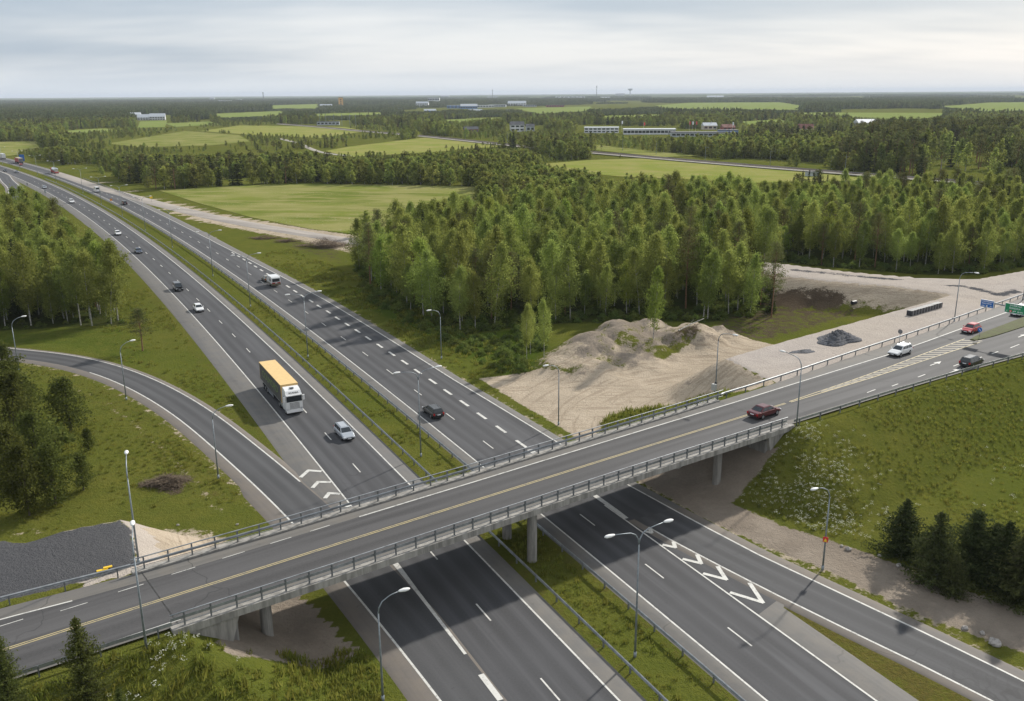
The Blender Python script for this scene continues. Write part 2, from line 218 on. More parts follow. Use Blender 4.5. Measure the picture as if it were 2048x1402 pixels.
pmat('wall_white', (.68, .69, .70), .7, var=.08, vscale=.3); pmat('wall_grey', (.42, .45, .48), .7, var=.08, vscale=.3); pmat('wall_blue', (.10, .22, .45), .6); pmat('wall_beige', (.52, .46, .36), .8); pmat('wall_red', (.30, .07, .05), .8); pmat('roof_dark', (.075, .078, .085), .8, var=.2, vscale=.4); pmat('roof_red', (.22, .10, .075), .85, var=.2, vscale=.4); pmat('roof_light', (.50, .53, .56), .6, var=.1); pmat('tower_orange', (.62, .36, .10), .7)
pmat('gravel_dark', (0.075, 0.078, 0.088), .95, var=.6, vscale=2.5, bump=.8, bscale=9); pmat('stone', (0.34, 0.315, 0.29), .9, var=.3, vscale=2, bump=.4); pmat('crate_black', (.018, .02, .028), .5); pmat('strap', (.42, .43, .44), .6); pmat('yellow_plastic', (.75, .48, .02), .5); pmat('wood_pole', (.16, .14, .115), .9, var=.3); pmat('cabinet', (.42, .42, .40), .6)

# ------------------------------------------------------------------ helpers
def tag(o, label=None, cat=None, group=None, kind=None):
    if label: o['label'] = label
    if cat: o['category'] = cat
    if group: o['group'] = group
    if kind: o['kind'] = kind
    return o
def empty(name, loc=(0, 0, 0), rz=0.0, label=None, cat=None, group=None):
    o = bpy.data.objects.new(name, None); COL.objects.link(o); o.location = loc; o.rotation_euler = (0, 0, rz); o.empty_display_size = .5
    return tag(o, label, cat, group)
def link(name, me, parent=None, loc=None, rot=None, scale=None):
    o = bpy.data.objects.new(name, me); COL.objects.link(o); o.parent = parent
    if loc is not None: o.location = loc
    if rot is not None: o.rotation_euler = rot
    if scale is not None: o.scale = scale if hasattr(scale, '__len__') else (scale,)*3
    return o
class MB:
    def __init__(s): s.v = []; s.f = []; s.m = []
    def add(s, vs, fs, mi=0):
        b = len(s.v); s.v += [tuple(map(float, p)) for p in vs]; s.f += [tuple(i+b for i in f) for f in fs]; s.m += [mi]*len(fs); return s
    def box(s, x0, x1, y0, y1, z0, z1, mi=0, M=None):
        vs = [Vector((x, y, z)) for z in (z0, z1) for x, y in ((x0, y0), (x1, y0), (x1, y1), (x0, y1))]
        if M is not None: vs = [M@p for p in vs]
        return s.add(vs, [(3, 2, 1, 0), (4, 5, 6, 7), (0, 1, 5, 4), (1, 2, 6, 5), (2, 3, 7, 6), (3, 0, 4, 7)], mi)
    def tube(s, pts, rad, n=8, mi=0, cap=True):
        pts = [Vector(p) for p in pts]; rad = [rad]*len(pts) if not hasattr(rad, '__len__') else rad; vs = []; prev = None
        for i, p in enumerate(pts):
            d = (pts[min(i+1, len(pts)-1)]-pts[max(i-1, 0)]).normalized()
            a = d.orthogonal().normalized() if prev is None else (prev-d*prev.dot(d)).normalized()
            prev = a; b = d.cross(a)
            vs += [p+(a*math.cos(2*PI*k/n)+b*math.sin(2*PI*k/n))*rad[i] for k in range(n)]
        fs = [(i*n+k, i*n+(k+1) % n, (i+1)*n+(k+1) % n, (i+1)*n+k) for i in range(len(pts)-1) for k in range(n)]
        if cap: fs += [tuple(range(n))[::-1], tuple(range((len(pts)-1)*n, len(pts)*n))]
        return s.add(vs, fs, mi)
    def loft(s, secs, mi=0, cap=True):
        n = len(secs[0]); vs = [p for q in secs for p in q]
        fs = [(i*n+k, i*n+(k+1) % n, (i+1)*n+(k+1) % n, (i+1)*n+k) for i in range(len(secs)-1) for k in range(n)]
        if cap: fs += [tuple(range(n))[::-1], tuple(range((len(secs)-1)*n, len(secs)*n))]
        return s.add(vs, fs, mi)
    def mesh(s, name, mats, smooth=False):
        me = bpy.data.meshes.new(name); me.from_pydata(s.v, [], s.f); mats = [mats] if isinstance(mats, str) else mats
        for m in mats: me.materials.append(MATS[m])
        if len(mats) > 1: me.polygons.foreach_set('material_index', s.m)
        if smooth: me.polygons.foreach_set('use_smooth', [True]*len(s.f))
        me.update(); return me
    def obj(s, name, mats, parent=None, smooth=False, loc=None, rot=None): return link(name, s.mesh(name, mats, smooth), parent, loc, rot)
def fmesh(name, V, F, mats, attrs=None, mi=None):
    me = bpy.data.meshes.new(name); V = np.asarray(V, np.float32); F = np.asarray(F, np.int32); k = F.shape[1]
    me.vertices.add(len(V)); me.vertices.foreach_set('co', V.ravel()); me.loops.add(F.size); me.loops.foreach_set('vertex_index', F.ravel())
    me.polygons.add(len(F)); me.polygons.foreach_set('loop_start', np.arange(len(F), dtype=np.int32)*k)
    for m in ([mats] if isinstance(mats, str) else mats): me.materials.append(MATS[m])
    if mi is not None: me.polygons.foreach_set('material_index', np.asarray(mi, np.int32))
    for n, a in (attrs or {}).items():
        at_ = me.attributes.new(n, 'FLOAT', 'POINT'); at_.data.foreach_set('value', np.asarray(a, np.float32))
    me.update(calc_edges=True); me.validate(); return me
def copy_tree(o, parent=None):
    c = o.copy(); COL.objects.link(c); c.parent = parent
    for ch in list(o.children): copy_tree(ch, c)
    return c

# value noise for terrain
def vnoise(x, y, seed=0):
    def h(i, j): n = (i.astype(np.int64)*374761393+j.astype(np.int64)*668265263+seed*2147483647) & 0x7fffffff; n = ((n ^ (n >> 13))*1274126177) & 0x7fffffff; return ((n ^ (n >> 16)) & 0xffff)/65535.0
    i = np.floor(x); j = np.floor(y); fx = x-i; fy = y-j; fx = fx*fx*(3-2*fx); fy = fy*fy*(3-2*fy)
    return (h(i, j)*(1-fx)+h(i+1, j)*fx)*(1-fy)+(h(i, j+1)*(1-fx)+h(i+1, j+1)*fx)*fy
def fbm(x, y, seed=0, o=4):
    r = 0; a = .5
    for k in range(o): r = r+a*vnoise(x*2**k, y*2**k, seed+k); a *= .5
    return r/(1-.5**o)
def inpoly(P, poly):
    x, y = P[:, 0], P[:, 1]; c = np.zeros(len(P), bool); n = len(poly)
    for i in range(n):
        (x1, y1), (x2, y2) = poly[i], poly[(i+1) % n]
        if y1 == y2: continue
        k = ((y1 > y) != (y2 > y)) & (x < (x2-x1)*(y-y1)/(y2-y1)+x1); c ^= k
    return c
def sdist(P, poly):            # signed distance, negative inside
    d = np.full(len(P), 1e18); n = len(poly)
    for i in range(n):
        a = np.asarray(poly[i], float); b = np.asarray(poly[(i+1) % n], float); ab = b-a; L = max(ab@ab, 1e-9)
        t = np.clip(((P-a)@ab)/L, 0, 1); q = P-a-t[:, None]*ab; d = np.minimum(d, (q**2).sum(1))
    d = np.sqrt(d); d[inpoly(P, poly)] *= -1; return d
def ldist(P, line):
    d = np.full(len(P), 1e18)
    for a, b in zip(line[:-1], line[1:]):
        a = np.asarray(a, float); b = np.asarray(b, float); ab = b-a; t = np.clip(((P-a)@ab)/max(ab@ab, 1e-9), 0, 1); q = P-a-t[:, None]*ab; d = np.minimum(d, (q**2).sum(1))
    return np.sqrt(d)

# ------------------------------------------------------------------ roads (plan data in metres)
def smooth_line(P, step=3.0):
    P = np.asarray(P, float); d = np.r_[0, np.cumsum(np.hypot(*np.diff(P, axis=0).T))]; n = max(4, int(d[-1]/step)); q = np.linspace(0, d[-1], n)
    X = np.c_[np.interp(q, d, P[:, 0]), np.interp(q, d, P[:, 1])]
    for _ in range(14): X[1:-1] = (X[:-2]+2*X[1:-1]+X[2:])/4
    return X
def norms(X):
    t = np.gradient(X, axis=0); t /= np.hypot(t[:, 0], t[:, 1])[:, None]; return np.c_[-t[:, 1], t[:, 0]]
RAMP_I = smooth_line(np.r_[[[-175, 196], [-150, 186], [-120, 171.5]], atp([(-60, 713), (27, 713), (100, 722), (171, 739), (239, 764), (308, 802), (369, 843), (431, 900), (501, 961), (587, 1045), (689, 1160), (793, 1287), (883, 1402)]), [[5.0, 40.0]]])
RAMP_N = norms(RAMP_I)
def ramp_pt(i, o): return RAMP_I[i]+RAMP_N[i]*o
_dI = np.arange(len(RAMP_I))
def rwide(i):        # lane width to the outer line; widens into the merge lane
    P = RAMP_I[i]; o, _ = moff(P[None]); return min(4.9, max(4.2, -18.0-float(o[0])-0.02)) if P[1] < 95 else 4.85
FY = lambda ys, os: [y-.447*o for y, o in zip(ys, os)]
_eY, _eO = ([40, 61.3, 68, 75.9, 81.5, 88.8, 99, 112.7, 141, 172, 200, 244, 280, 321, 345, 700], [23.5, 19.7, 18.3, 16.4, 15.05, 14.0, 12.9, 12.35, 11.4, 11.2, 11.0, 9.4, 8.2, 7.5, 7.45, 7.45])
_eX = FY(_eY, _eO)
exitR = lambda Y: ip(Y, _eX, _eO)
_lY, _lO = [40, 58.9, 63.2, 68, 74.6, 79.7, 84.5, 90.6, 92], [19.5, 15.3, 14.3, 12.9, 11.2, 10.1, 9.15, 8.3, 8.1]
_lX = FY(_lY, _lO)
exitL = lambda Y: ip(Y, _lX, _lO)
def redge(Y): return exitR(Y)+ip(Y, [40, 110, 200, 240, 260, 300, 700], [1.2, 1.1, 1.5, 1.8, 1.9, 2.6, 2.6])
GORE_Y = 68.0
def ribbon(name, rows, mat, parent=None):
    """rows: list of (al, [(pos, sh, ax), ...])"""
    k = len(rows[0][1]); V = []; sh = []; ax = []; al = []
    for a, cs in rows:
        for p, s, x in cs: V.append(tuple(p)); sh.append(s); ax.append(x); al.append(a)
    n = len(rows); F = [(i*k+j, i*k+j+1, (i+1)*k+j+1, (i+1)*k+j) for i in range(n-1) for j in range(k-1)]
    return link(name, fmesh(name, V, F, mat, dict(sh=sh, ax=ax, al=al)), parent)
YS = list(np.arange(30, 250, 2.5))+list(np.arange(250, 720, 8.0))
def S(Y): return Y*1.14
def rows_L(Y, z=0.0):
    return (S(Y), [(mway(Y, o, zz_), s, o+17.05) for o, s, zz_ in ((-21.75, 1, -.16), (-21.35, 1, z), (-18.14, 1, z), (-17.98, 0, z), (-10.15, 0, z), (-9.98, 1, z), (-8.35, 1, z), (-7.95, 1, -.16))])
def rows_R(Y, z=0.0):
    e = redge(Y) if Y > GORE_Y else 10.2; l = exitR(Y) if Y > GORE_Y else 7.45
    return (S(Y), [(mway(Y, o, zz_), s, o-0.9) for o, s, zz_ in ((-2.0, 1, -.16), (-1.6, 1, z), (-0.1, 1, z), (0.06, 0, z), (7.4, 0, z), (l-.02, 0 if Y > 90 else min(1, (90-Y)/8), z), (l+.1, 1, z), (e, 1, z), (e+.45, 1, -.16))])
mo = empty('motorway', mway(110, -5.5)); tag(mo, 'dual carriageway motorway of dark grey asphalt running away to upper left', None, None, 'structure')
def keep(o, parent):            # parent without moving
    o.parent = parent; o.matrix_parent_inverse = Matrix.Translation(-parent.location); return o
keep(ribbon('carriageway', [rows_L(Y) for Y in YS], 'asphalt'), mo); keep(ribbon('carriageway', [rows_R(Y) for Y in YS], 'asphalt'), mo)
ex = [Y for Y in np.arange(26, 89, 2.0)]
sl = empty('exit_slip_road', mway(60, 17)); tag(sl, 'exit slip road of grey asphalt leaving the motorway at lower right', None, None, 'structure')
keep(ribbon('slip_surface', [(S(Y), [(mway(Y, o, z), s, o-exitL(Y)-1.2) for o, s, z in ((exitL(Y)-1.2, 1, -.16), (exitL(Y)-.9, 1, .005), (exitL(Y)-.05, 1, .005), (exitL(Y)+.1, 0, .005), (exitR(Y)-.1, 0, .005), (exitR(Y)+.08, 1, .005), (redge(Y)+.02, 1, .005), (redge(Y)+.5, 1, -.16))]) for Y in ex if Y < 87], 'asphalt_ramp'), sl)
rl = empty('entry_slip_road', (RAMP_I[30][0], RAMP_I[30][1], 0)); tag(rl, 'curved entry slip road joining the motorway from the left', None, None, 'structure')
rr = []
for i in range(len(RAMP_I)):
    w_ = rwide(i); inm = RAMP_I[i][1] < 100
    rr.append((i*3.0, [((*ramp_pt(i, o), z), s, o-1.4) for o, s, z in ((-2.3 if inm else -1.75, 1, -.16), (-1.9 if inm else -1.3, 1, .005), (-.1, 1, .005), (.06, 0, .005), (w_-.06, 0, .005), (w_+.1, 1, .005), (w_+.7 if not inm else w_+.2, 1, .005), (w_+1.1 if not inm else w_+.25, 1, -.16 if not inm else .004))]))
keep(ribbon('slip_surface', rr, 'asphalt_ramp'), rl)
# far slip road leaving at the far left
fr = smooth_line(np.r_[mway(620, -20.5)[:2], mway(560, -21.0)[:2], atp([(20, 371), (32, 380), (36, 392), (30, 404)]), ].reshape(-1, 2) if False else np.array([mway(640, -20.2)[:2], mway(560, -21.0)[:2], at(16, 362), at(30, 374), at(33, 388), at(26, 400)]))
fn = norms(fr); fo = empty('far_slip_road', (fr[5][0], fr[5][1], 0)); tag(fo, 'small curved slip road leaving the motorway behind the left wood', None, None, 'structure')
keep(ribbon('slip_surface', [(i*3.0, [((*(fr[i]+fn[i]*o), .006), s, o) for o, s in ((-4.6, 1), (-3.4, 1), (-3.2, 0), (2.6, 0), (2.8, 1), (4.0, 1))]) for i in range(len(fr))], 'asphalt_ramp'), fo)
LINEZ = .010
def stripe(name, pts, wd, mat, parent, z=None, nseg=None):
    X = np.asarray([tuple(p)[:2] for p in pts], float); zs = np.array([p[2] if len(p) > 2 else LINEZ for p in pts], float); zs = zs if z is None else np.full(len(X), z)
    n = norms(X); wd = np.broadcast_to(np.asarray(wd, float), (len(X),))
    V = []
    for p, q, zz_, ww in zip(X, n, zs, wd): V += [(*(p+q*ww/2), zz_), (*(p-q*ww/2), zz_)]
    F = [(2*i, 2*i+1, 2*i+3, 2*i+2) for i in range(len(X)-1)]
    return keep(link(name, fmesh(name, V, F, mat)), parent)
def mline(o, y0, y1, wd=.2, mat='paint_white', parent=mo, z=LINEZ, st=3.0):
    f = o if callable(o) else (lambda Y: o)
    return stripe('edge_line', [mway(Y, f(Y), z) for Y in np.arange(y0, y1, st)], wd, mat, parent)
mline(-18.05, 101, 700, .18); mline(-10.06, 34, 700, .18); mline(0, 34, 700, .18); mline(7.45, 30, 93, .18); mline(exitR, 60, 700, .2)
mline(exitL, 27, 87, .2, 'paint_worn', sl, .016); mline(exitR, 27, 86, .2, 'paint_white', sl, .017)
oI = [i for i in range(len(RAMP_I))]
stripe('edge_line', [(*RAMP_I[i], .016) for i in oI if RAMP_I[i][0] > -72], .2, 'paint_white', rl)
stripe('edge_line', [(*ramp_pt(i, 4.85), .016) for i in oI if RAMP_I[i][1] > 97], .2, 'paint_worn', rl)
stripe('edge_line', [(*(fr[i]+fn[i]*2.6), .012) for i in range(2, len(fr))], .3, 'paint_white', fo); stripe('edge_line', [(*(fr[i]-fn[i]*3.2), .012) for i in range(2, len(fr))], .3, 'paint_white', fo)
dash_me = {}
def dash(p, ang, L, wd, mat, parent, z=LINEZ, name='lane_dash'):
    k = (L, wd, mat)
    if k not in dash_me: dash_me[k] = fmesh(name, [(-L/2, -wd/2, 0), (L/2, -wd/2, 0), (L/2, wd/2, 0), (-L/2, wd/2, 0)], [(0, 1, 2, 3)], mat)
    o = link(name, dash_me[k], parent, Vector((p[0], p[1], p[2] if len(p) > 2 and p[2] > .1 else z))-parent.location, (0, 0, ang)); return o
for o, y0, ys_ in ((-14.12, 78.0, 11.02), (3.8, 65.8, 11.1)):
    Y = y0-ys_*2
    while Y < 520:
        if Y > 33: dash(mway(Y, o), mang(Y), 3.1, .15 if Y < 250 else .2, 'paint_white', mo)
        Y += ys_*mref(67)[1]**0*math.hypot(1, mref(70)[1])/math.hypot(1, mref(Y)[1])
for u, v in ((466, 506), (477, 512.5), (488, 519), (500, 526), (511, 533), (523, 540.5), (536, 548.5), (576, 573), (590.5, 582.5), (605, 592), (622, 602), (638, 612.5), (657, 624), (675, 636.5), (694.5, 649), (715, 662), (736.5, 676.5), (759.5, 691.5), (783.6, 707.5), (809.3, 724.5), (835.7, 743), (865.3, 762.7), (895.4, 784), (928.6, 806.5), (963.4, 831.7), (1002, 858.4), (1043, 888)):
    p = at(u, v); o, Y = moff(p[None]); dash(p, mang(float(Y[0])), 3.0, .42, 'paint_white', mo, name='exit_lane_block')
dash(at(981, 1374), mang(60), 3.6, .5, 'paint_white', rl, .018, 'merge_block')
def chev(a, b, c, wd, parent, z):
    a, b, c = (at(*q) for q in (a, b, c)); V = []; F = []
    def arm(p, q):
        d = (q-p)/np.hypot(*(q-p)); n = np.array([-d[1], d[0]])*wd/2; k = len(V)
        V.extend([(*(p-n), z), (*(q-n+d*wd*.3), z), (*(q+n+d*wd*.3), z), (*(p+n), z)]); F.append((k, k+1, k+2, k+3))
    arm(a, b); m_ = MB(); k0 = len(V); arm(c, b)
    for j in range(k0, len(V)): V[j] = (V[j][0], V[j][1], z+.004)
    return keep(link('chevron_marking', fmesh('chevron_marking', V, F, 'paint_white')), parent)
for q in (((601, 955), (617, 941), (643, 943)), ((625, 976), (636, 964), (662, 964.5)), ((650, 997), (658, 986.5), (680, 988)), ((673, 1017), (682, 1011), (700, 1013))): chev(*q, .5, rl, .022)
for q in (((1460, 1185), (1525, 1205), (1499, 1166)), ((1406, 1147), (1452, 1159), (1435, 1133)), ((1365, 1118), (1402, 1127), (1394, 1109.5)), ((1325, 1089.5), (1350, 1095), (1347, 1083.5)), ((1288, 1062.6), (1303, 1065.5), (1299.5, 1057.5))): chev(*q, .42, mo, .024)
wp = [mway(Y, 7.62+.22*min(1, max(0, (Y-84)/4)), .018) for Y in np.arange(86.5, 108, 2.0)]; stripe('gore_wedge', wp, [.55+.02*i for i in range(len(wp))], 'paint_white', mo)
wp = [mway(Y, -18.15, .020) for Y in np.arange(73.5, 102, 2.0)]; stripe('gore_wedge', wp, [ip(p[1], [65, 75, 81, 95], [.25, .35, .6, .8]) for p in wp], 'paint_white', rl)

# ------------------------------------------------------------------ terrain
PL_A = atp([(1452, 716, 6), (1600, 790, 6), (1800, 720, 6), (2048, 625, 5.6), (2300, 540, 5), (2300, 470, 5), (2048, 540, 5.2), (1905, 582, 5.6), (1800, 612, 6), (1690, 645, 6), (1560, 683, 6)])
PL_B = atp([(1500, 524, 4.6), (1570, 531, 4.6), (1700, 545, 4.8), (1850, 556, 5), (1960, 556, 5.1), (2070, 536, 5.1), (2070, 610, 5.3), (1900, 584, 5.3), (1780, 571, 5), (1640, 561, 4.8), (1500, 545, 4.6)])
PL_C = atp([(-120, 1092, 6), (0, 1082, 6), (60, 1086, 6), (130, 1063, 6), (245, 1041, 6), (262, 1062, 6), (275, 1128, 6), (230, 1150, 6), (-120, 1235, 6)])
FLAT1 = atp([(60, 325), (190, 360), (318, 372), (600, 362), (980, 366), (980, 445), (800, 510), (712, 500), (600, 482), (420, 448), (240, 402), (120, 365)])
MOUND = [(1135, 712, 2.2, 5.5), (1160, 690, 3.6, 6), (1190, 668, 5.0, 6.5), (1235, 658, 5.2, 6.5), (1290, 672, 3.4, 6.5), (1335, 655, 4.4, 6), (1385, 650, 4.6, 6), (1430, 655, 3.0, 5), (1185, 722, 2.4, 5), (1260, 705, 2.0, 6), (1395, 762, 2.6, 3.6), (1300, 640, 3.2, 5), (1240, 642, 3.6, 5)]
DARK = [(1575, 600, 1.5, 6, 2.6), (1620, 604, 1.7, 7, 2.6), (1660, 608, 1.2, 4, 2.2)]
DS0_, DS1_ = -34.0, 39.0
def emb(P):
    s, t = ost(P); sc_ = np.clip(s, -300, 300)
    nx = np.interp(sc_, np.linspace(-60, 300, 181), [ov_near(q) for q in np.linspace(-60, 300, 181)])-1.3; fx = np.interp(sc_, np.linspace(-60, 300, 181), [ov_far(q) for q in np.linspace(-60, 300, 181)])+1.0
    dt = np.maximum(np.maximum(nx-t, t-fx), 0); top = oz(np.clip(s, -120, 150))-.16
    dsR = np.maximum(DS1_-.6-s, 0); dsL = np.maximum(s-(DS0_+.6), 0)
    hR = top-np.hypot(dt/1.15, dsR)/1.55; hL = top-np.hypot(dt/1.15, dsL)/1.55
    return np.maximum(hR, hL)
def height(P, rough=True):
    P = np.asarray(P, float); x, y = P[:, 0], P[:, 1]; h = np.full(len(P), -.09)
    near = (np.abs(x) < 260) & (y < 420) & (y > 20); Q = P[near]; hq = h[near]; s, t = ost(Q)
    o, Y = moff(Q); rd = np.minimum(ldist(Q, RAMP_I)-8, np.maximum(-o-23, o-np.interp(Y, YS, [redge(v) for v in YS])-2)); off_ = np.clip((rd-1.0)/5, 0, 1)
    off_ = off_*np.clip(sdist(Q, FLAT1)/5, 0, 1)
    n1 = fbm(Q[:, 0]*.09, Q[:, 1]*.09, 3, 4)-.5; n2 = fbm(Q[:, 0]*.6, Q[:, 1]*.6, 9, 3)-.5
    hq = hq+off_*(-.25+1.0*n1+.35*n2)
    e = emb(Q)+.25*n1*np.clip(off_*2, 0, 1); hq = np.maximum(hq, e)
    for poly, zf, sl_ in ((PL_A, oz(np.clip(s, -60, 150))-.28, 1.45), (PL_B, np.full(len(Q), 5.0), 1.7), (PL_C, oz(s)-.30, 1.4)):
        d = sdist(Q, poly); hq = np.maximum(hq, np.where(d < 0, zf+.10*n2, zf-np.maximum(d, 0)/sl_+.5*n1*np.clip(d/2, 0, 1)))
    rid = 1-np.abs(fbm(Q[:, 0]*.22, Q[:, 1]*.22, 21, 4)*2-1)
    for u, v, hh, r in MOUND:
        c_ = at(u, v, hh*.8); d = np.hypot(Q[:, 0]-c_[0], Q[:, 1]-c_[1])/r; b = hh*np.exp(-1.0*d**2.4); hq = np.maximum(hq, b*(.62+.30*rid)+np.clip(b, 0, 1.2)*(.9*(fbm(Q[:, 0]*.75, Q[:, 1]*.75, 25, 3)-.5)+.35*n2)-.2)
    for u, v, hh, a_, b_ in DARK:
        c_ = at(u, v, .8); d = np.hypot((Q[:, 0]-c_[0])/a_, (Q[:, 1]-c_[1])/b_); hq = np.maximum(hq, hh*np.exp(-d**2)*(.7+.6*rid)-.3)
    h[near] = hq; return h
def ax_(segs):
    r = []
    for a, b, st in segs: r += list(np.arange(a, b, st))
    return np.array(r)
def grow(a, b, st, f):
    r = []; x = a
    while (x < b): r.append(x); x += st; st *= f
    return r+[b]
gx = np.r_[-np.array(grow(100, 26000, 2.0, 1.16))[::-1], np.arange(-99, -60, 1.5), np.arange(-60, 80, .75), np.arange(80, 150, 1.3), grow(150, 26000, 2.5, 1.16)]
gy = np.r_[np.arange(-60, 40, 10), np.arange(40, 190, .75), np.arange(190, 330, 1.6), grow(330, 34000, 4, 1.09)]
GX, GY = np.meshgrid(gx, gy); GP = np.c_[GX.ravel(), GY.ravel()]; GH = height(GP)
def mask(poly, wd=1.5): return np.clip(.5-sdist(GP, poly)/wd, 0, 1)
nearm = (np.abs(GP[:, 0]) < 300) & (GP[:, 1] < 480)
def bigmask(poly, wd):
    r = np.zeros(len(GP)); Q = GP[nearm]; r[nearm] = np.clip(.5-sdist(Q, poly)/wd, 0, 1); return r
SAND = [atp([(958, 756), (1000, 750), (1075, 742), (1150, 755), (1240, 742), (1330, 722), (1400, 692), (1470, 672), (1560, 690), (1640, 700), (1560, 800), (1400, 812), (1300, 820), (1235, 830), (1200, 862), (1215, 900), (1290, 955), (1200, 900), (1145, 868), (1085, 832), (1030, 800)])]
s_, t_ = ost(GP); oG, YG = moff(GP)
sand = bigmask(SAND[0], 1.6); dm = np.zeros(len(GP))
DIRT = np.r_[atp([(1200, 870), (1270, 925), (1335, 945), (1420, 985), (1560, 1045), (1700, 1090), (1800, 1125), (1900, 1165), (2048, 1215), (2150, 1250)]), atp([(2150, 1350), (2048, 1305), (1900, 1252), (1780, 1203), (1660, 1143), (1530, 1093), (1400, 1032), (1285, 965), (1180, 905), (1140, 870)])]
_dm = bigmask(DIRT, 1.2); sand = np.maximum(sand, .80*_dm); dsA = sdist(GP[nearm], PL_A); dA = np.full(len(GP), 99.); dA[nearm] = dsA; dB = np.full(len(GP), 99.); dB[nearm] = sdist(GP[nearm], PL_B); dC = np.full(len(GP), 99.); dC[nearm] = sdist(GP[nearm], PL_C)
embm = np.zeros(len(GP)); embm[nearm] = emb(GP[nearm])
sand = np.maximum(sand, np.clip(1.2-np.maximum(dA, 0)/9, 0, 1)*(dA > 0)*(s_ < 62)*(t_ > 6)); sand = np.maximum(sand, np.clip(1.15-np.maximum(dB, 0)/9, 0, 1)*(t_ > 6)); sand = np.maximum(sand, np.clip(.55-np.maximum(dA, 0)/9, 0, 1)*(s_ >= 62)*(t_ > 6))
sand = np.maximum(sand, .9*(dC > 0)*(dC < 11)*(s_ > -37)*(t_ > 7)*np.clip(2.2-dC/6, 0, 1))
gravel = np.maximum(np.clip(.5-dA/1.2, 0, 1), np.clip(.55-dB/1.5, 0, 1)); soil_d = .0*_dm; track = .85*_dm; dgravel = np.clip(.5-dC/1.2, 0, 1); _bl = np.full(len(GP), 99.); _bl[nearm] = ldist(GP[nearm], atp([(1590, 540), (1700, 551), (1830, 563), (1940, 575), (2000, 590), (2060, 575)], 5.0)); dgravel = np.maximum(dgravel, .62*np.clip(1.3-_bl/2.2, 0, 1)*(vnoise(GP[:, 0]*.12, GP[:, 1]*.12, 17) > .35)); gravel = np.maximum(gravel, .9*(dC > -.3)*(dC < 2.0)*(s_ > -38)*(t_ > 7))
mound = np.zeros(len(GP))
for u, v, hh, r in MOUND: c_ = at(u, v, hh*.8); mound = np.maximum(mound, np.clip(1.35-np.hypot(GP[:, 0]-c_[0], GP[:, 1]-c_[1])/r*.75, 0, 1))
sand = np.maximum(sand, .66*mound); soil = soil_d+.60*mound*np.clip((fbm(GP[:, 0]*.16, GP[:, 1]*.16, 5, 3)-.38)*6, 0, 1); lushm = .55*mound*(fbm(GP[:, 0]*.11, GP[:, 1]*.11, 8, 3) > .60); sand = sand*(1-.6*lushm); track = np.maximum(track, .60*mound*np.clip((fbm(GP[:, 0]*.25+7, GP[:, 1]*.25, 15, 3)-.30)*4, 0, 1))
for u, v, hh, a_, b_ in DARK: c_ = at(u, v, .8); soil = np.maximum(soil, np.clip(1.5-np.hypot((GP[:, 0]-c_[0])/a_, (GP[:, 1]-c_[1])/b_)*.8, 0, 1))
sand *= (1-np.clip(soil-.45, 0, .6)*.8); GPOLY = atp([(1203, 866, .3), (1214, 832, .3), (1262, 815, .5), (1310, 806, .8), (1385, 798, 1.5), (1450, 795, 3), (1460, 815, 4), (1300, 880, 4)]); GREEN = bigmask(GPOLY, 1.5); sand *= (1-GREEN)
_tk = np.full(len(GP), 99.); _q = (np.abs(GP[:, 0]) < 300) & (GP[:, 1] < 520); _tk[_q] = ldist(GP[_q], np.array([at(*q) for q in ((110, 346), (190, 373), (240, 387), (330, 411), (420, 433), (500, 449), (600, 466), (712, 483))])); sand = np.maximum(sand, .62*(_tk < 9)*(oG > 12)); soil = np.maximum(soil, .45*bigmask(atp([(470, 452), (560, 470), (712, 490), (715, 560), (660, 530), (560, 500)]), 12)); soil = np.maximum(soil, .52*bigmask(atp([(1400, 640), (1540, 600), (1720, 620), (1800, 612), (1560, 683), (1440, 700)]), 8)); sand = np.maximum(sand, .6*bigmask(atp([(430, 440), (560, 468), (712, 486), (712, 510), (620, 490), (520, 462)]), 6)); soil = np.maximum(soil, .55*bigmask(atp([(300, 945), (345, 938), (380, 970), (360, 995), (320, 985)]), 1.5)); sand = np.maximum(sand, .5*bigmask(atp([(-20, 1045), (110, 1052), (100, 1072), (-20, 1075)]), 5)*(dC > 0))
under = np.clip(1.2-np.maximum(np.abs(t_)-5.6, 0)/1.6, 0, 1)*(((s_ > 24.5) & (s_ < 36)) | ((s_ < -20.0) & (s_ > -31))); track = np.maximum(track, .9*under); soil = soil*(1-.6*np.clip(under, 0, 1)); sand = np.maximum(sand*(1-.3*under), .25*under)
dry = .45*((oG > -8.4) & (oG < -1.6))*(np.minimum(oG+8.2, -1.8-oG) < 1.2)+.30*(oG > 0)*(np.abs(oG-np.interp(YG, YS, [redge(v) for v in YS])-1.2) < 1.5)*(YG < 330); dR = np.full(len(GP), 99.); dR[nearm] = ldist(GP[nearm], RAMP_I); dry = np.maximum(dry, .40*((dR < 7.5) & (GP[:, 1] > 95))); sand = np.maximum(sand, .42*((dR < 2.6) | ((dR > 5) & (dR < 6.1)))*(GP[:, 1] > 92)); sand = np.maximum(sand, .42*((oG > 0)*(np.abs(oG-np.interp(YG, YS, [redge(v) for v in YS])-.4) < .7)*(YG < 330))); dry = np.maximum(dry, .42*((oG > -24) & (oG < -21) & (YG > 107)))
dry = np.maximum(dry, .22*(embm > .5)*(t_ < 0)*(s_ > 20)*vnoise(GP[:, 0]*.1, GP[:, 1]*.1, 77)*1.6)
dry = np.maximum(dry, .62*((oG > 10) & (oG < np.interp(YG, _lX, _lO)) & (YG < 70)))
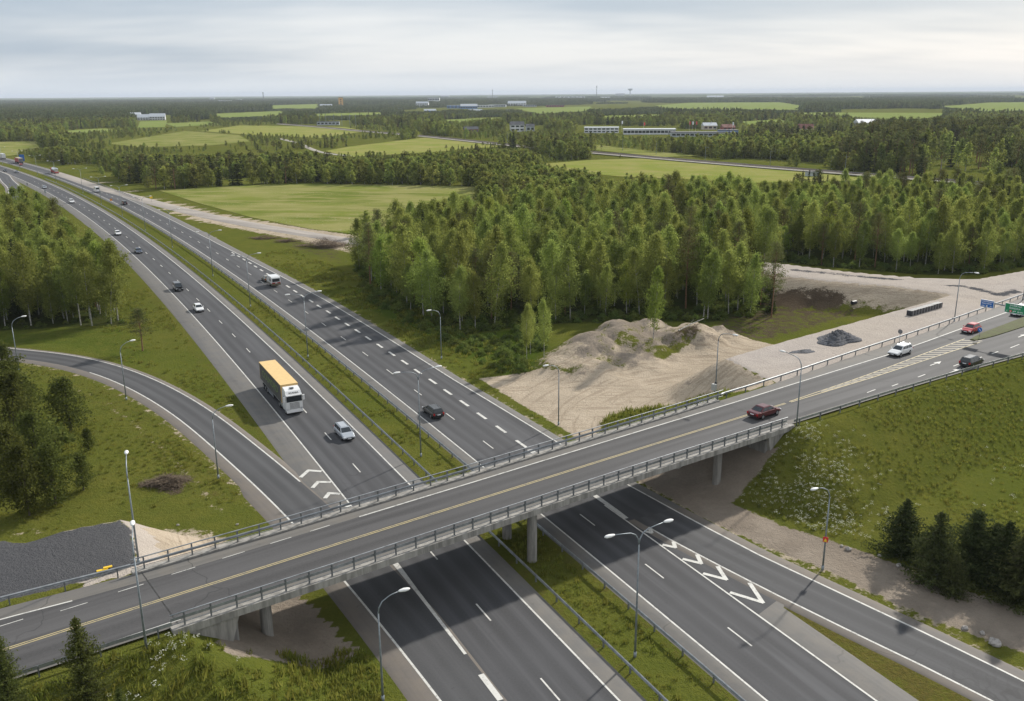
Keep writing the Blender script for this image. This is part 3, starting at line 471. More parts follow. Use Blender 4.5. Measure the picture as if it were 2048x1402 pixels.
W1 = atp([(722, 560), (735, 585), (800, 622), (930, 668), (1060, 650), (1120, 645), (1290, 642), (1420, 642), (1545, 628), (1530, 560), (1560, 523), (1700, 536), (1850, 548), (1960, 548), (2070, 528), (2300, 500), (2300, 430), (2100, 428), (1900, 425), (1700, 425), (1500, 430), (1350, 432), (1150, 448), (950, 475), (800, 508), (715, 530)])
W2 = atp([(-260, 668), (60, 657), (180, 650), (255, 650), (228, 620), (192, 585), (158, 545), (118, 512), (70, 482), (20, 465), (-260, 450)])
forest = np.maximum(bigmask(W1, 5), bigmask(W2, 4)); lush = np.maximum.reduce([bigmask(atp([(722, 560), (800, 622), (930, 668), (1060, 650), (1090, 690), (1075, 742), (1000, 748), (940, 715), (860, 680), (780, 640), (715, 600)]), 6), .30*(embm > .3)*(s_ < -20)*(t_ < 0), .25*(embm > .3)*(s_ > 20)*(t_ < 0), .5*bigmask(atp([(-60, 640), (255, 648), (330, 700), (250, 740), (120, 695), (-60, 690)]), 6), GREEN])
forest *= (1-np.clip(sand+gravel, 0, 1))
nx_, ny_ = len(gx), len(gy); ii = np.arange(nx_*ny_).reshape(ny_, nx_); GF = np.stack([ii[:-1, :-1], ii[:-1, 1:], ii[1:, 1:], ii[1:, :-1]], -1).reshape(-1, 4)
gme = fmesh('ground', np.c_[GP, GH], GF, 'ground', dict(sand=sand, gravel=gravel, track=track, dgravel=dgravel, soil=soil, dry=dry, lush=lush, forest=forest)); gme.polygons.foreach_set('use_smooth', [True]*len(gme.polygons))
tag(link('ground', gme), 'grass and earth ground reaching to the horizon', None, None, 'structure')
def hz(x, y): return float(height(np.array([[x, y]]))[0])

# ------------------------------------------------------------------ overpass
og = empty('overpass', ov(0, 0)); tag(og, 'concrete road overpass on round columns crossing above the motorway', 'bridge')
orr = empty('crossing_road', ov(60, 0)); tag(orr, 'two lane road with yellow centre lines carried over the motorway', None, None, 'structure')
def orow(s):
    y, n_, f_, fl = yel(s), ov_near(s)+.35, ov_far(s)-.35, ov_fline(s); nl = y-3.75 if s < -28 else n_+1.1
    if s > 40: nl = n_+.9
    return (s, [(ov(s, t, dz), q, t-y-.9) for t, q, dz in ((n_, 1, 0), (nl, 1, 0), (nl+.15, .15, 0), (fl-.1, 0, 0), (fl+.1, 1, 0), (f_, 1, 0))])
SS = list(np.arange(-75, 60, 2.0))+list(np.arange(60, 220, 4.0))
keep(ribbon('road_surface', [orow(s) for s in SS], 'asphalt_bridge'), orr)
def oline(f, s0, s1, wd, mat, dz=.008, st=2.0, name='edge_line'): return stripe(name, [ov(s, f(s), dz) for s in np.arange(s0, s1+.01, st)], wd, mat, orr)
oline(lambda s: yel(s)+.12, -75, 46, .11, 'paint_yellow', name='centre_line'); oline(lambda s: yel(s)-.12, -75, 46, .11, 'paint_yellow', name='centre_line')
yu = lambda s: ip(s, [46, 60, 71, 80, 96, 140, 220], [yel(46)+.13, .02, .55, 1.2, 2.2, 5.6, 12]); yd = lambda s: ip(s, [46, 64, 76, 96, 140, 220], [yel(46)-.13, -.93, -.75, -.35, .4, 4])
oline(yu, 46, 97, .16, 'paint_yellow', name='centre_line'); oline(yd, 46, 97, .16, 'paint_yellow', name='centre_line')
for s in np.arange(52, 96, 1.9):
    a, b = yd(s+1.2)+.15, yu(s-.2)-.15
    if b-a > .25: stripe('hatch_bar', [ov(s+1.3, a, .008), ov(s+.0, (a+b)/2, .008), ov(s-1.1, b, .008)], .5, 'paint_hatch', orr)
oline(ov_fline, -75, -38, .16, 'paint_white'); oline(ov_fline, -14, 20, .18, 'paint_worn'); oline(ov_fline, 20, 160, .18, 'paint_white'); oline(lambda s: yel(s)-3.75, -75, -33, .16, 'paint_white')
for u, v in ((17, 1246), (148, 1213), (262, 1176), (367, 1142), (467, 1111), (562, 1082), (640, 1058)):
    p = at(u, v, 6.4); s, t = ost(p); dash(ov(s, t, .009), math.radians(37), 2.0, .09, 'paint_worn', orr)
# near-side lane lines and arrows right of the bridge
for u, v, L in ((1742, 784, 2.2), (1790, 771, 1.6), (1842, 752, 2.4), (1912, 729, 2.4), (1955, 715, 3.0), (1988, 703, 3.0), (2025, 690, 5)):
    p = at(u, v, 6.1); s, t = ost(p); dash(ov(s, t, .009), math.radians(38.5), L, .16, 'paint_white' if L > 2.3 else 'paint_worn', orr)
def arrow(u, v, z, L, ang=38.5):
    p = at(u, v, z); s, t = ost(p); q = ov(s, t, .01); V = [(-L/2, -.09, 0), (L*.2, -.09, 0), (L*.2, .09, 0), (-L/2, .09, 0), (L*.2, -.45, 0), (L/2, 0, 0), (L*.2, .45, 0)]
    me = bpy.data.meshes.new('direction_arrow'); me.from_pydata(V, [], [(0, 1, 2, 3), (4, 5, 6)]); me.materials.append(MATS['paint_white']); link('direction_arrow', me, orr, q-orr.location, (0, 0, math.radians(ang)))
arrow(1866, 728, 6.1, 5.0); arrow(1905, 743, 6.1, 5.0); arrow(2040, 670, 5.9, 5.0)
# traffic island
isl = []; SI = list(np.arange(96, 200, 3.0))
def irow(s):
    m_ = (yu(s)+yd(s))/2; h_ = max(.25, (yu(s)-yd(s))/2-.35)*min(1, ((s-95)/6)**.5); return [(s, m_-h_, 0), (s, m_-h_, .13), (s, m_-h_*.5, .2), (s, m_+h_*.5, .2), (s, m_+h_, .13), (s, m_+h_, 0)]
b_ = MB(); b_.loft([[ov(*q) for q in irow(s)] for s in SI], 0); pmat('island_grass', (0.115, 0.110, 0.028), .95, var=.5, vscale=.9, bump=.9, bscale=5, coord='World', alpha_col2=(.07, .085, .015))
tag(b_.obj('traffic_island', 'island_grass'), 'long grassy traffic island between the lanes of the crossing road', None, None, 'structure')
# bridge structure
DS0, DS1 = -34.0, 39.0
def dsec(s):
    n_, f_ = ov_near(s), ov_far(s)
    return [ov(s, t, z) for t, z in ((n_+.42, -.03), (n_+.40, .10), (n_-.32, .12), (n_-.34, -.48), (n_+.75, -.62), (n_+1.5, -1.12), (f_-1.5, -1.12), (f_-.75, -.62), (f_+.34, -.48), (f_+.32, .12), (f_-.40, .10), (f_-.42, -.03))]
d_ = MB(); d_.loft([dsec(s) for s in np.arange(DS0, DS1+.1, 1.825)]); keep(d_.obj('deck', 'concrete'), og)
for s in (ABL, ABR):
    sg = 1 if s > 0 else -1; b = MB(); n_, f_ = ov_near(s)+.3, ov_far(s)-.3
    b.loft([[ov(s+sg*q, t, z) for t, z in ((n_, -6.3), (n_, -1.13), (f_, -1.13), (f_, -6.3))] for q in (0, 1.0)]); keep(b.obj('abutment', 'concrete_dark'), og)
    for t in (ov_near(s)-.12, ov_far(s)-.28):
        w_ = MB(); vs = [ov(s-sg*.05, t, -.5), ov(s+sg*.9, t, -3.6), ov(s+sg*6.2, t, -.9), ov(s+sg*6.2, t, -.5)]; off3 = Vector((*(ON*.40), 0)); w_.add(vs+[v+off3 for v in vs], [(0, 1, 2, 3), (7, 6, 5, 4), (0, 4, 5, 1), (1, 5, 6, 2), (2, 6, 7, 3), (3, 7, 4, 0)]); keep(w_.obj('wing_wall', 'concrete'), og)
for u, v, z in ((1064, 1120, 0), (1014, 1074, 0), (1434, 946, 1.6), (535, 1266, 1.4)):
    p = at(u, v, z); s, t = ost(p); zt = float(oz(s))-1.1; b = MB(); n = 20; b.tube([(p[0], p[1], -1.0), (p[0], p[1], zt-.25), (p[0], p[1], zt)], [.50, .50, .50], n); keep(b.obj('column', 'concrete', smooth=False), og)
    if z > 1: # mirrored far column of the same pair
        q = p+ON*6.0; b = MB(); b.tube([(q[0], q[1], -1.0), (q[0], q[1], zt)], .5, n); keep(b.obj('column', 'concrete'), og)
p = at(1014, 1074); 
# expansion joints
for s in (DS0+.6, DS1-.6): b = MB(); b.loft([[ov(s, ov_near(s)+.5, .006), ov(s+.09, ov_near(s)+.5, .006)], [ov(s, ov_far(s)-.5, .006), ov(s+.09, ov_far(s)-.5, .006)]], cap=False); keep(b.obj('expansion_joint', 'curtain_dark'), og)
# bridge railings
def wbeam(path, h0=.50, h1=.80, side=1):
    """path: list of Vector along; returns mesh builder of a W profile"""
    b = MB(); X = np.array([tuple(p) for p in path]); n = norms(X[:, :2])*side; prof = [(0, h0), (.08, h0+.05), (.08, h0+.11), (.02, (h0+h1)/2), (.08, h1-.11), (.08, h1-.05), (0, h1), (-.015, h1), (-.015, h0)]
    b.loft([[Vector((x[0]+q[0]*a, x[1]+q[1]*a, x[2]+z)) for a, z in prof] for x, q in zip(X, n)]); return b
post_me = {}
def post(parent, p, ang, h, name='post', mat='galv_dull', wd=.1):
    k = (round(h, 2), mat, wd)
    if k not in post_me: b = MB(); b.box(-wd/2, wd/2, -wd*.7, wd*.7, -.6 if h < 1 else 0, h); b.box(-wd*.5, wd*.5, -wd, -wd*.7, h-.3, h-.05); post_me[k] = b.mesh('post', mat)
    return link(name, post_me[k], parent, Vector(p)-parent.location, (0, 0, ang))
def bridge_rail(f, nm, side, s0, s1):
    r = empty('bridge_railing', ov((s0+s1)/2, f(0))); tag(r, nm, 'railing')
    for s in np.arange(s0+1, s1, 2.0): post(r, ov(s, f(s), .10), math.radians(37), 1.05, mat='galv_dull')
    P = [ov(s, f(s), .10) for s in np.arange(s0, s1+.1, 2.0)]; X = norms(np.array([tuple(p)[:2] for p in P]))
    for nm2, h, rad, m in (('top_rail', 1.10, .055, 'galv_rail'), ('lower_rail', .28, .03, 'galv_rail')):
        b = MB(); b.tube([p+Vector((0, 0, h)) for p in P], rad, 8); keep(b.obj(nm2, m, smooth=True), r)
    keep(wbeam([p+Vector((side*ON[0]*.10, side*ON[1]*.10, 0)) for p in P], .50, .76, side).obj('guard_beam', 'galv_rail'), r); return r
bridge_rail(lambda s: ov_near(s)+.05, 'grey steel bridge railing along the near edge of the overpass', 1, DS0, DS1); bridge_rail(lambda s: ov_far(s)-.05, 'grey steel bridge railing along the far edge of the overpass', -1, DS0, DS1+1)
def guard(path, label, side=1, pitch=4.0, hb=.45, ht=.76, mat='galv_rail'):
    P = [Vector(p) for p in path]; X = np.array([tuple(p) for p in P]); d = np.r_[0, np.cumsum(np.linalg.norm(np.diff(X, axis=0), axis=1))]
    r = empty('guard_rail', P[len(P)//2]); tag(r, label, 'guard rail'); keep(wbeam(P, hb, ht, side).obj('beam', mat), r)
    for q in np.arange(1, d[-1], pitch):
        x = [np.interp(q, d, X[:, k]) for k in range(3)]; x2 = [np.interp(q+.5, d, X[:, k]) for k in range(3)]; post(r, x, math.atan2(x2[1]-x[1], x2[0]-x[0]), ht-.04, mat='galv_dull')
    return r
guard([mway(Y, -7.35) for Y in np.r_[np.arange(40, 250, 4), np.arange(250, 530, 10)]], 'long guard rail on the left edge of the grassy median', 1); guard([mway(Y, -2.15) for Y in np.r_[np.arange(40, 250, 4), np.arange(250, 560, 10)]], 'long guard rail on the right edge of the grassy median', 1)
guard([ov(s, ov_near(s)-.15, 0) for s in np.arange(-72, DS0+.1, 2)], 'guard rail on the near side of the road left of the overpass', 1, 4.0); guard([ov(s, ov_near(s)-.15, 0) for s in np.arange(DS1, 150, 2.5)], 'guard rail along the top of the grassy slope at right', 1, 4.0)
guard([ov(s, ov_far(s)+.15, 0) for s in np.arange(-72, DS0+.1, 2)], 'guard rail beside the dark gravel platform at left', -1, 4.0); guard([ov(s, ov_far(s)+.15, 0) for s in np.arange(DS1+1, 190, 2.5)], 'guard rail between the crossing road and the pale gravel platform', -1, 4.0)
guard([mway(Y, -24.6, -.1) for Y in np.arange(40, 68, 3)], 'short guard rail beside the shoulder at the bottom edge', 1, 4.0, .4, .6); guard([mway(Y, redge(Y)+.6, -.1) for Y in np.arange(400, 520, 8)], 'distant guard rail along the right shoulder of the motorway', -1, 4.0)

# ------------------------------------------------------------------ fields, tracks, railway
def flat(name, poly, mat, z, label, kind='structure'):
    me = bpy.data.meshes.new(name); me.from_pydata([(p[0], p[1], z) for p in poly], [], [tuple(range(len(poly)))]); me.materials.append(MATS[mat]); me.update()
    return tag(link(name, me), label, None, None, kind)
FIELDS = []
for px, mt, lb in (([(318, 381), (420, 374), (560, 368.5), (600, 367.5), (740, 369), (880, 371.5), (960, 374), (960, 440), (800, 478), (712, 468), (620, 458), (500, 434), (400, 407)], 'field_green', 'broad mown green field beside the motorway'),
                   ([(650, 302), (700, 293), (850, 275), (1015, 293), (930, 298), (880, 303), (700, 314)], 'field_light', 'bright green field between two tree belts'),
                   ([(1060, 330), (1180, 320), (1310, 316), (1480, 331), (1640, 347), (1760, 360), (1500, 366), (1380, 359), (1240, 353), (1100, 340)], 'field_light', 'yellowish green field in front of the railway'),
                   ([(215, 287), (370, 262), (478, 270), (500, 283), (420, 291), (280, 294)], 'field_green', 'green field beyond the left tree belt'), ([(-60, 285), (72, 282), (85, 300), (20, 312), (-60, 312)], 'field_green', 'grass field at the far left edge'),
                   ([(400, 262), (480, 251), (690, 254), (735, 262), (640, 276), (520, 271)], 'field_light', 'rough pale green meadow in the middle distance'), ([(536, 211), (640, 208), (642, 217), (540, 219)], 'field_far', 'pale distant field left of the orange tower'),
                   ([(1540, 227), (1640, 225), (1900, 226), (1890, 234), (1830, 244), (1760, 240)], 'field_far', 'long green field behind the red roofed house'), ([(1870, 214), (1980, 205), (2200, 203), (2200, 223), (1970, 223)], 'field_far', 'distant green field at the right edge'),
                   ([(1310, 211), (1380, 205.5), (1560, 204.5), (1610, 212), (1590, 222), (1340, 219)], 'field_far', 'distant green fields beyond the town'), ([(1030, 217), (1180, 213), (1190, 221), (1080, 228)], 'field_far', 'small green field beside the town'), ([(280, 243), (335, 241), (330, 254), (275, 256)], 'field_far', 'lawn in front of the white building'), ([(420, 228), (560, 222), (575, 232), (440, 238)], 'field_far', 'narrow distant meadow among the trees'), ([(120, 262), (210, 257), (240, 262), (140, 271)], 'field_far', 'small meadow in the left forest'), ([(330, 247), (420, 243), (440, 249), (350, 254)], 'field_far', 'meadow right of the white building'), ([(880, 240), (1000, 235), (1010, 240), (900, 246)], 'field_far', 'narrow clearing behind the railway wood'), ([(1480, 243), (1560, 239), (1580, 245), (1500, 250)], 'field_far', 'clearing left of the beige house'), ([(620, 228), (760, 225), (770, 229), (630, 233)], 'field_far', 'narrow field before the town at left'), ([(1200, 232), (1320, 229), (1330, 234), (1210, 238)], 'field_far', 'narrow field behind the business row'), ([(1190, 290), (1300, 302), (1400, 312), (1330, 315), (1180, 300)], 'field_green', 'grassy strip beside the railway')):
    P = atp(px); FIELDS.append(P); flat('field', P, mt, .0+.012*len(FIELDS), lb)
def path_obj(name, pts, wd, mat, z, label, st=4.0):
    X = smooth_line(pts, st); n = norms(X); V = []
    for p, q in zip(X, n): V += [(*(p+q*(wd/2+.8)), z-.25), (*(p+q*wd/2), z), (*(p-q*wd/2), z), (*(p-q*(wd/2+.8)), z-.25)]
    F = [(4*i+j, 4*i+j+1, 4*i+j+5, 4*i+j+4) for i in range(len(X)-1) for j in range(3)]
    return tag(link(name, fmesh(name, V, F, mat)), label, None, None, 'structure'), X
_, TRK = path_obj('gravel_track', np.array([at(*q) for q in ((110, 346), (140, 355), (190, 373), (240, 387), (330, 411), (420, 433), (500, 449), (600, 466), (712, 483), (790, 500))]), 6.5, 'track_gravel', .10, 'pale gravel track between the motorway and the green field')
RAILP = np.array([at(*q) for q in ((560, 248), (650, 255), (720, 262), (845, 272), (1045, 293), (1170, 304), (1310, 316), (1480, 330.5), (1700, 347.5), (1900, 363), (2300, 392))])
rb, RLX = path_obj('railway_bed', RAILP, 7.0, 'ballast', .9, 'brown ballast bed of the railway crossing the fields', 12); path_obj('service_road', RAILP+np.array([-6.2, -5.5]), 3.4, 'pale_road', .75, 'pale service road along the near side of the railway', 12)
rn = norms(RLX)
for sd_ in (-.8, .8): b = MB(); b.tube([(*(p+q*sd_), .98) for p, q in zip(RLX, rn)], .09, 4); keep(b.obj('rail', 'galv_dull'), rb)
path_obj('farm_road', np.array([at(*q) for q in ((560, 277), (600, 287), (622, 298), (650, 307), (700, 312))]), 4, 'pale_road', .12, 'small pale farm road winding between tree belts', 8)
flat('car_park', atp([(1570, 271), (1680, 269), (1685, 277), (1575, 278.5)]), 'roof_light', .2, 'pale paved yard in front of the house with the red roof')

# ------------------------------------------------------------------ vegetation
def tubeV(pts, rad, n=5):
    m = MB(); m.tube(pts, rad, n, cap=False); return np.array(m.v), np.array(m.f, int)
def cat(parts):
    V = []; F = []; b = 0
    for v, f in parts: V.append(v); F.append(np.asarray(f)+b); b += len(v)
    return np.concatenate(V), np.concatenate(F)
def leaves(C, size, g, lf=None, asp=.62, upb=0.0):
    n = len(C); a = g.normal(size=(n, 3)); a /= np.linalg.norm(a, axis=1)[:, None]; b = g.normal(size=(n, 3)); b[:, 2] *= (1-upb); b -= a*(a*b).sum(1)[:, None]; b /= np.linalg.norm(b, axis=1)[:, None]
    s = (size*(.65+.7*g.random(n)))[:, None]; V = np.stack([C-a*s, C-b*s*asp, C+a*s, C+b*s*asp], 1).reshape(-1, 3); F = np.arange(4*n).reshape(n, 4)
    lf = g.random(n) if lf is None else np.clip(lf+g.normal(size=n)*.16, 0, 1); return V, F, np.repeat(lf, 4)
def broad(seed, H=15.0, z0=.30, Rm=2.3, ncl=75, per=26, size=.24, sig=.5, top=.75, trunk_r=.13, multi=1, limbs=16):
    g = np.random.default_rng(seed); parts = []; C = []; LF = []
    for m_ in range(multi):
        lean = g.normal(size=2)*.035*H*(1+1.2*(multi > 1)); k = np.linspace(0, 1, 8); bx = lean[0]*k**1.6+.12*np.sin(k*5+g.random()*6); by = lean[1]*k**1.6+.12*np.cos(k*4+g.random()*6); hh = H*(.86+.14*g.random() if multi > 1 else 1)
        parts.append(tubeV(np.c_[bx, by, k*hh*.97-.3*(k == 0)], list(trunk_r*(1-k*.88)+.012), 6))
        t = g.random(ncl//multi)**.9; env = np.sin(np.pi*np.clip(t, .02, 1)**top)**.75; rad = Rm*env*np.sqrt(g.random(len(t)))*(.75+.4*g.random(len(t))); th = g.random(len(t))*2*PI
        th0 = g.random()*6; rad *= (1+.25*np.sin(th*2+th0))*(1+.22*np.sin(t*17+th*1.0+th0*3)); z = hh*(z0+(1-z0)*t)
        cx = np.interp(z/hh, k, bx)+rad*np.cos(th); cy = np.interp(z/hh, k, by)+rad*np.sin(th)
        for x, y, q, tt in list(zip(cx, cy, z, t))[:limbs]: parts.append(tubeV([(np.interp(q/hh-.08, k, bx), np.interp(q/hh-.08, k, by), q-.08*hh), ((x+np.interp(q/hh, k, bx))/2, (y+np.interp(q/hh, k, by))/2, q-.02*hh), (x, y, q)], [.035, .022, .008], 4))
        for x, y, q, tt in zip(cx, cy, z, t):
            sg = sig*(.7+.6*g.random())*(1-.35*tt); P = g.normal(size=(per, 3))*sg*np.array([1, 1, 1.15])+np.array([x, y, q]); C.append(P); LF.append(np.full(per, .22+.56*g.random()))
    V, F, lf = leaves(np.concatenate(C), size, g, np.concatenate(LF)); tv, tf = cat(parts); return (tv, tf), (V, F, lf)
def pine(seed, H=16.0, z0=.36, Rm=2.6, size=.17, ncl=85, per=36):
    g = np.random.default_rng(seed); k = np.linspace(0, 1, 7); parts = [tubeV(np.c_[.1*np.sin(k*4), .1*np.cos(k*3), k*H-.3*(k == 0)], list(.17*(1-k*.85)+.015), 7)]; C = []; LF = []
    for i in range(ncl):
        t = g.random()**.8; z = H*(z0+(1-z0)*t); r = Rm*(1-t**1.7*.78)*(.45+.6*g.random())*(.6+.4*min(1, t*4)); th = g.random()*2*PI; p = np.array([r*math.cos(th), r*math.sin(th), z+.12*r])
        parts.append(tubeV([(0, 0, z-.2*r), tuple(p*np.array([.6, .6, 1])), tuple(p)], [.045, .03, .012], 4)); C.append(g.normal(size=(per, 3))*np.array([.55, .55, .26])+p); LF.append(np.full(per, .15+.7*g.random()))
    V, F, lf = leaves(np.concatenate(C), size, g, np.concatenate(LF), .4); tv, tf = cat(parts); return (tv, tf), (V, F, lf)
def spruce(seed, H=14.0, Rm=2.2, size=.2, whorl=.42, nb=9, droop=.35, z0=.05, pw=.85, wild=.12):
    g = np.random.default_rng(seed); parts = [tubeV([(0, 0, -.3), (0, 0, H*.5), (0, 0, H)], [.15*H/14, .09*H/14, .015], 6)]; C = []; LF = []; z = H*z0
    while z < H*.985:
        r = Rm*(1-z/H)**pw*(1+wild*g.normal())
        for b in range(nb):
            th = g.random()*2*PI; rr = r*(.75+.4*g.random()); m_ = max(3, int(rr/.11)); q = np.linspace(.12, 1, m_)
            P = np.c_[rr*q*math.cos(th), rr*q*math.sin(th), z-droop*rr*q+.25*rr*q**2.5]+g.normal(size=(m_, 3))*.09*np.array([1, 1, .7]); C.append(P); LF.append(np.full(m_, .2+.6*g.random())*.8+.2*q)
            if b < 3: parts.append(tubeV([(0, 0, z), tuple(P[-1])], [.02, .006], 3))
        z += whorl*(.7+.6*g.random())
    C.append(np.c_[np.zeros(6), np.zeros(6), np.linspace(H*.95, H*1.02, 6)]); LF.append(np.full(6, .6)); V, F, lf = leaves(np.concatenate(C), size, g, np.concatenate(LF), .45); tv, tf = cat(parts); return (tv, tf), (V, F, lf)
def bush(seed, H=2.2, Rm=1.6, ncl=26, per=24, size=.17):
    g = np.random.default_rng(seed); C = []; LF = []; parts = []
    for i in range(ncl):
        th = g.random()*2*PI; r = Rm*math.sqrt(g.random()); z = H*(.15+.75*(1-(r/Rm)**2)*(.4+.6*g.random())); C.append(g.normal(size=(per, 3))*np.array([.3, .3, .24])*Rm/1.6+np.array([r*math.cos(th), r*math.sin(th), z])); LF.append(np.full(per, .15+.7*g.random()))
        if i < 7: parts.append(tubeV([(0, 0, -.2), (r*.4*math.cos(th), r*.4*math.sin(th), z*.6), (r*math.cos(th), r*math.sin(th), z)], [.05, .03, .01], 4))
    V, F, lf = leaves(np.concatenate(C), size, g, np.concatenate(LF)); return cat(parts), (V, F, lf)
def tmesh(name, T, leaf, bark):
    (tv, tf), (lv, lfc, lf) = T; return (fmesh(name+'_trunk', tv, tf, bark), fmesh(name+'_crown', lv, lfc, leaf, dict(lf=lf)),)
def jmesh(name, T, leaf, bark):
    (tv, tf), (lv, lfc, lf) = T; V = np.concatenate([tv, lv]); F = np.concatenate([tf, lfc+len(tv)]); return fmesh(name, V, F, [bark, leaf], dict(lf=np.r_[np.zeros(len(tv)), lf]), np.r_[np.zeros(len(tf)), np.ones(len(lfc))])
KIND = {}
KIND['birch'] = [(broad(10+i, 15, (.14, .24, .32)[i % 3], 2.55+.30*(i % 4), 190, 32, .155, .52, (.78, 1.05, .9)[i % 3]), 'leaf_birch', 'birch_bark') for i in range(7)]
KIND['bright'] = [(broad(30+i, 14, .20, 2.5, 150, 30, .16, .52, .9), 'leaf_bright', 'birch_bark') for i in range(2)]
KIND['pine'] = [(pine(40+i), 'needle_pine', 'pine_bark') for i in range(4)]
KIND['spruce'] = [(spruce(50+i, 15, 1.9+.2*i), 'needle_spruce', 'dark_bark') for i in range(3)]
KIND['dark'] = [(broad(60+i, 9, .12, 2.8, 150, 30, .17, .5, .6, .1, 2), 'leaf_clump', 'dark_bark') for i in range(3)]
KIND['bush'] = [(bush(70+i), 'leaf_bush', 'dark_bark') for i in range(3)]
TM = {k: [tmesh(k, *v) for v in vs] for k, vs in KIND.items()}
SRC = {}
def source(key, meshes):
    c = bpy.data.collections.new(key)
    for i, me in enumerate(meshes): c.objects.link(bpy.data.objects.new('%s_source_%02d' % (key, i), me))
    SRC[key] = c
source('wood_trees', [jmesh(k, *v) for k in ('birch', 'bright', 'pine', 'spruce') for v in KIND[k]])      # 0-6 birch, 7-8 bright, 9-12 pine, 13-15 spruce
lo = [jmesh('low_birch', broad(80+i, 11, .12, 2.2, 60, 13, .36, .50, limbs=4), 'leaf_birch', 'birch_bark') for i in range(4)]+[jmesh('low_dark', broad(90+i, 11, .06, 2.7, 62, 13, .38, .55, limbs=2), 'leaf_dark', 'dark_bark') for i in range(3)]+[jmesh('low_spruce', spruce(95+i, 13, 2.0, .45, .9, 6), 'needle_spruce', 'dark_bark') for i in range(2)]+[jmesh('low_pine', pine(98+i, 14, .4, 2.3, .42, 30, 13), 'needle_pine', 'pine_bark') for i in range(2)]
source('belt_trees', lo); source('bushes', [jmesh('bush', *v) for v in KIND['bush']])
def clump(seed, n=14, W=28, leaf='far_wood', con=.3):
    g = np.random.default_rng(seed); Vs = []; lfs = []; k = 0
    for i in range(n):
        x, y = (g.random(2)-.5)*W; H = 9+6*g.random(); con_ = g.random() < con; m_ = 46; t = g.random(m_); r = (2.0*(1-t) if con_ else 3.0*np.sin(PI*np.clip(t, .05, .97)**.8))*np.sqrt(g.random(m_)); th = g.random(m_)*2*PI
        C = np.c_[x+r*np.cos(th), y+r*np.sin(th), H*(.12+.88*t)]; v, f, l = leaves(C, 1.4, g, np.full(m_, (.15 if con_ else .35)+.3*g.random())); Vs.append(v); lfs.append(l)
    V = np.concatenate(Vs); return fmesh('far_clump', V, np.arange(len(V)).reshape(-1, 4), leaf, dict(lf=np.concatenate(lfs)))
source('far_clumps', [clump(110+i) for i in range(4)])
def gn_instancer(key):
    ng = bpy.data.node_groups.new('scatter_'+key, 'GeometryNodeTree'); ng.interface.new_socket('Geometry', in_out='INPUT', socket_type='NodeSocketGeometry'); ng.interface.new_socket('Geometry', in_out='OUTPUT', socket_type='NodeSocketGeometry')
    gi = ng.nodes.new('NodeGroupInput'); go = ng.nodes.new('NodeGroupOutput'); ci = ng.nodes.new('GeometryNodeCollectionInfo'); ci.inputs['Collection'].default_value = SRC[key]; ci.inputs['Separate Children'].default_value = True; ci.inputs['Reset Children'].default_value = True
    ip_ = ng.nodes.new('GeometryNodeInstanceOnPoints'); ip_.inputs['Pick Instance'].default_value = True
    def na(n, t): a = ng.nodes.new('GeometryNodeInputNamedAttribute'); a.data_type = t; a.inputs['Name'].default_value = n; return a.outputs['Attribute']
    er = ng.nodes.new('FunctionNodeEulerToRotation'); ng.links.new(na('rot', 'FLOAT_VECTOR'), er.inputs[0]); ng.links.new(er.outputs[0], ip_.inputs['Rotation']); ng.links.new(na('scl', 'FLOAT_VECTOR'), ip_.inputs['Scale']); ng.links.new(na('idx', 'INT'), ip_.inputs['Instance Index'])
    ng.links.new(gi.outputs[0], ip_.inputs['Points']); ng.links.new(ci.outputs[0], ip_.inputs['Instance']); ng.links.new(ip_.outputs[0], go.inputs[0]); return ng
GN = {}
def scatter(name, P, idx, scl, key, label, cat_, rotz=None, tilt=.04):
    n = len(P); me = bpy.data.meshes.new(name); me.vertices.add(n); me.vertices.foreach_set('co', np.asarray(P, np.float32).ravel())
    rot = np.c_[NR.normal(size=n)*tilt, NR.normal(size=n)*tilt, NR.random(n)*2*PI if rotz is None else rotz].astype(np.float32); scl = np.asarray(scl, np.float32); scl = np.repeat(scl[:, None], 3, 1) if scl.ndim == 1 else scl
    a = me.attributes.new('rot', 'FLOAT_VECTOR', 'POINT'); a.data.foreach_set('vector', rot.ravel()); a = me.attributes.new('scl', 'FLOAT_VECTOR', 'POINT'); a.data.foreach_set('vector', np.ascontiguousarray(scl).ravel()); a = me.attributes.new('idx', 'INT', 'POINT'); a.data.foreach_set('value', np.asarray(idx, np.int32)); me.update()
    o = link(name, me); GN.setdefault(key, None); GN[key] = GN[key] or gn_instancer(key); m = o.modifiers.new('scatter', 'NODES'); m.node_group = GN[key]; return tag(o, label, cat_, None, 'stuff')
def tree(kind, p, scale, label, cat_='tree', group=None, var=None, name=None, rz=None, z=None, sxy=None):
    tm = TM[kind][R.randrange(len(TM[kind])) if var is None else var]; nm = name or {'birch': 'birch_tree', 'bright': 'birch_tree', 'pine': 'pine_tree', 'spruce': 'spruce_tree', 'dark': 'leafy_tree', 'bush': 'bush'}[kind]
    e = empty(nm, (p[0], p[1], hz(p[0], p[1]) if z is None else z), R.random()*6.28 if rz is None else rz, label, cat_, group); e.scale = (sxy or scale, sxy or scale, scale)
    link('stem' if kind == 'bush' else 'trunk', tm[0], e); link('foliage' if kind == 'bush' else 'crown', tm[1], e); return e
def jgrid(poly, sp, seed, jit=.42):
    g = np.random.default_rng(seed); a = np.min(poly, 0); b = np.max(poly, 0); xs = np.arange(a[0], b[0], sp); ys = np.arange(a[1], b[1], sp*.87); X, Y = np.meshgrid(xs, ys); X = X+(np.arange(len(ys)) % 2)[:, None]*sp/2
    P = np.c_[X.ravel(), Y.ravel()]; P = P+(g.random(P.shape)-.5)*2*jit*sp; return P[inpoly(P, poly)]
